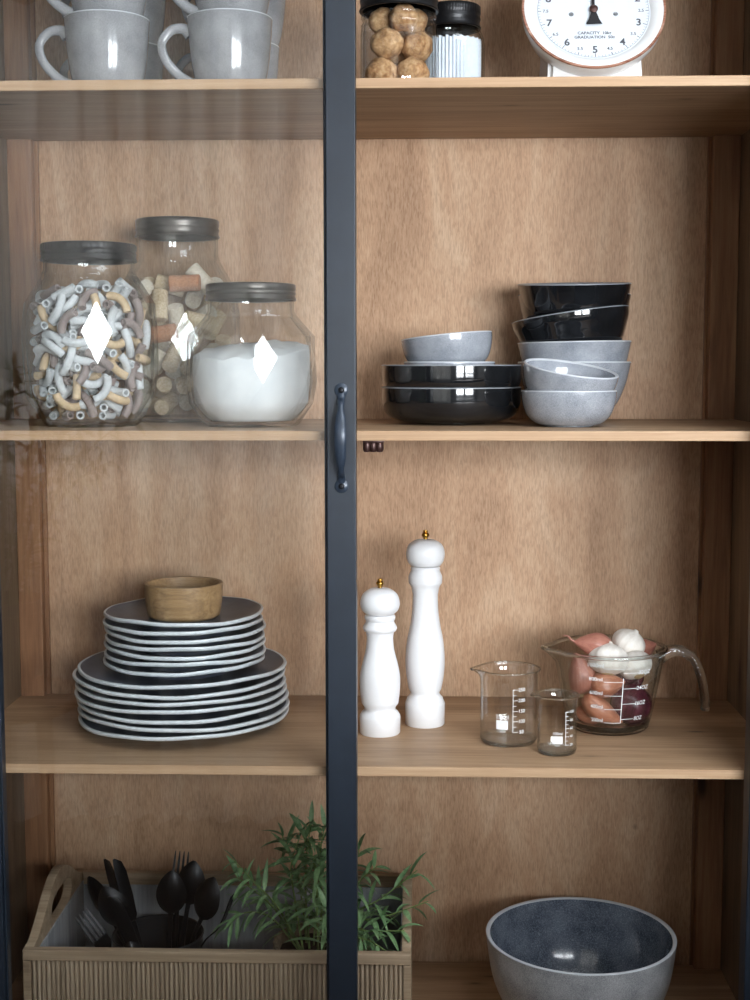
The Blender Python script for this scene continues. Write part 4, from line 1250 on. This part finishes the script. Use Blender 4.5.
def leaf(bm, base, d, L, W, droop, roll, mi=0):
    """lanceolate leaf with a folded midrib, bending down along its length"""
    d = d.normalized(); up = Vector((0, 0, 1))
    side = d.cross(up)
    if side.length < .05: side = Vector((1, 0, 0))
    side.normalize(); side = Matrix.Rotation(roll, 3, d) @ side
    p = base.copy(); prev = None; n = 6
    cur = d.copy()
    for i in range(n + 1):
        t = i / n
        w_ = W * (math.sin(PI * (t ** .75)) ** .8 if 0 < t < 1 else .0) * .5 + .00015
        nrm = side.cross(cur).normalized()
        row = [bm.verts.new(p - side * w_ + nrm * w_ * .35), bm.verts.new(p), bm.verts.new(p + side * w_ + nrm * w_ * .35)]
        if prev:
            for k in (0, 1):
                f = bm.faces.new((prev[k], prev[k + 1], row[k + 1], row[k])); f.material_index = mi
        prev = row
        cur = (cur + Vector((0, 0, -droop / n))).normalized()
        p = p + cur * L / n
def sprig(root, pts, seed, nl, L0=.050, name='sprig', mats=None, W=.0066):
    rnd = random.Random(seed)
    path = curve_pts(pts, 7)
    n = len(path)
    bm = bmesh.new()
    t = tube(path, [.0016 * (1 - .6 * i / n) for i in range(n)], 6)
    merge(bm, t, 1)
    for k in range(nl):
        u = .16 + .84 * k / (nl - 1)
        i = min(int(u * (n - 1)), n - 2)
        d = (path[i + 1] - path[i]).normalized()
        a = k * 2.4 + rnd.uniform(-.4, .4)
        perp = d.orthogonal().normalized(); perp = Matrix.Rotation(a, 3, d) @ perp
        out = (d * rnd.uniform(.45, .9) + perp * rnd.uniform(.7, 1.0) * (1 - .5 * (u > .93))).normalized()
        leaf(bm, path[i], out, L0 * rnd.uniform(.65, 1.2) * (1 - .35 * u * u), W * rnd.uniform(.8, 1.2), rnd.uniform(.35, 1.3), rnd.uniform(-.5, .5))
    return obj(name, bm, mats or [M['leaf'], M['stem']], root, ang=60)
S0 = PH - .010
Z = lambda z: z - TF
X = lambda x: x - pc2[0]
Y = lambda y: y - pc2[1]
sprigs = [  # world control points
    [(-.110, .172, TF + S0), (-.114, .165, .775), (-.112, .160, .835), (-.104, .150, .880)],
    [(-.105, .180, TF + S0), (-.100, .180, .780), (-.094, .176, .840), (-.088, .165, .872)],
    [(-.118, .168, TF + S0), (-.128, .160, .770), (-.132, .150, .820), (-.120, .140, .862)],
    [(-.098, .165, TF + S0), (-.098, .150, .770), (-.096, .140, .815), (-.092, .125, .840)],
    [(-.120, .170, TF + S0), (-.150, .158, .760), (-.180, .145, .800), (-.205, .130, .835)],
    [(-.122, .175, TF + S0), (-.155, .165, .755), (-.182, .155, .785), (-.204, .150, .805)],
    [(-.124, .172, TF + S0), (-.160, .168, .742), (-.195, .160, .752), (-.218, .150, .735)],
    [(-.075, .165, TF + S0), (-.050, .145, .755), (-.010, .125, .790), (.034, .110, .832)],
    [(-.072, .165, TF + S0), (-.050, .145, .745), (-.010, .120, .765), (.048, .100, .795)],
    [(-.070, .160, TF + S0), (-.050, .135, .740), (-.025, .110, .750), (.018, .090, .760)],
    [(-.080, .172, TF + S0), (-.060, .165, .765), (-.040, .158, .800), (-.018, .150, .822)],
    [(-.078, .155, TF + S0), (-.058, .120, .735), (-.030, .095, .745), (-.002, .080, .735)],
    [(-.090, .150, TF + S0), (-.085, .115, .745), (-.080, .090, .780), (-.075, .080, .795)],
    [(-.085, .190, TF + S0), (-.070, .200, .770), (-.050, .205, .805), (-.045, .205, .825)],
    [(-.115, .190, TF + S0), (-.125, .205, .770), (-.140, .210, .815), (-.150, .205, .845)],
    [(-.100, .175, TF + S0), (-.092, .165, .775), (-.104, .152, .830), (-.118, .140, .872)],
]
for k, pts in enumerate(sprigs):
    sprig(pot, [(X(x), Y(y), Z(z)) for x, y, z in pts], 100 + k, 26 if k < 4 or k == 15 else 18)

# ------------------------------------------------------------------ the plant that the glass door mirrors
st = thing('plant_stand', 'slim wooden plant stand before the cabinet, out at the left', 'plant stand', (-.64, -.58, 0))
obj('stand_top', lathe([(0, .93), (.125, .93), (.13, .935), (.13, .95), (.125, .955), (0, .955)], 48), M['post'], st)
for k in range(3):
    a = k * 2 * PI / 3 + .3
    obj('leg', tube([(.085 * math.cos(a), .085 * math.sin(a), .932), (.13 * math.cos(a), .13 * math.sin(a), 0.002)], [.013, .010], 12), M['post'], st)
rp = thing('potted_rosemary', 'feathery green plant mirrored in the left edge of the glass door', 'plant', (-.64, -.58, .956))
obj('pot', lathe([(0, .001), (.055, .001), (.057, 0), (.075, .130), (.080, .134), (.080, .150), (.074, .150), (.070, .128), (0, .126)], 48), M['cupblack'], rp)
rnd = random.Random(9)
for k in range(36):
    a = rnd.uniform(0, 2 * PI); rr = rnd.uniform(.02, .05); hh = rnd.uniform(.22, .40); sp_ = rnd.uniform(.06, .24)
    sprig(rp, [(rr * math.cos(a), rr * math.sin(a), .126), ((rr + sp_ * .3) * math.cos(a), (rr + sp_ * .3) * math.sin(a), .126 + hh * .55), ((rr + sp_ * .7) * math.cos(a), (rr + sp_ * .7) * math.sin(a), .126 + hh * .9), ((rr + sp_) * math.cos(a), (rr + sp_) * math.sin(a), .126 + hh)], 300 + k, 26, .050, W=.0075)

# ------------------------------------------------------------------ camera, world, colour
cam = bpy.data.cameras.new('camera'); co = bpy.data.objects.new('camera', cam); COL.objects.link(co)
cam.sensor_fit = 'VERTICAL'; cam.sensor_height = 24; cam.lens = 24 * 1370.4956 / 1000
cam.clip_start = .05
p, y, r = .0988, -.0317, -.0007
cy, sy, cp1, sp1 = math.cos(y), math.sin(y), math.cos(p), math.sin(p)
fwd = Vector((sy, cy, 0)); right = Vector((cy, -sy, 0)); up = Vector((0, 0, 1))
f2 = fwd * cp1 - up * sp1; u2 = up * cp1 + fwd * sp1
r3 = right * math.cos(r) + u2 * math.sin(r); u3 = u2 * math.cos(r) - right * math.sin(r)
mw = Matrix((r3, u3, -f2)).transposed().to_4x4(); mw.translation = Vector((.0341, -1.5913, 1.4772))
co.matrix_world = mw
SC.camera = co

wd_ = bpy.data.worlds.new('sky'); SC.world = wd_; wd_.use_nodes = True
bg = wd_.node_tree.nodes['Background']; bg.inputs[0].default_value = (.75, .86, 1, 1); bg.inputs[1].default_value = .6
SC.view_settings.view_transform = 'Standard'; SC.view_settings.look = 'None'
SC.view_settings.exposure = 0.0; SC.view_settings.gamma = 1.0; SC.view_settings.use_curve_mapping = False
cy_ = SC.cycles
cy_.use_denoising = True; cy_.max_bounces = 14; cy_.transparent_max_bounces = 40; cy_.transmission_bounces = 12
cy_.diffuse_bounces = 5; cy_.glossy_bounces = 5; cy_.caustics_refractive = True; cy_.caustics_reflective = False
cy_.sample_clamp_indirect = 6; cy_.blur_glossy = .2
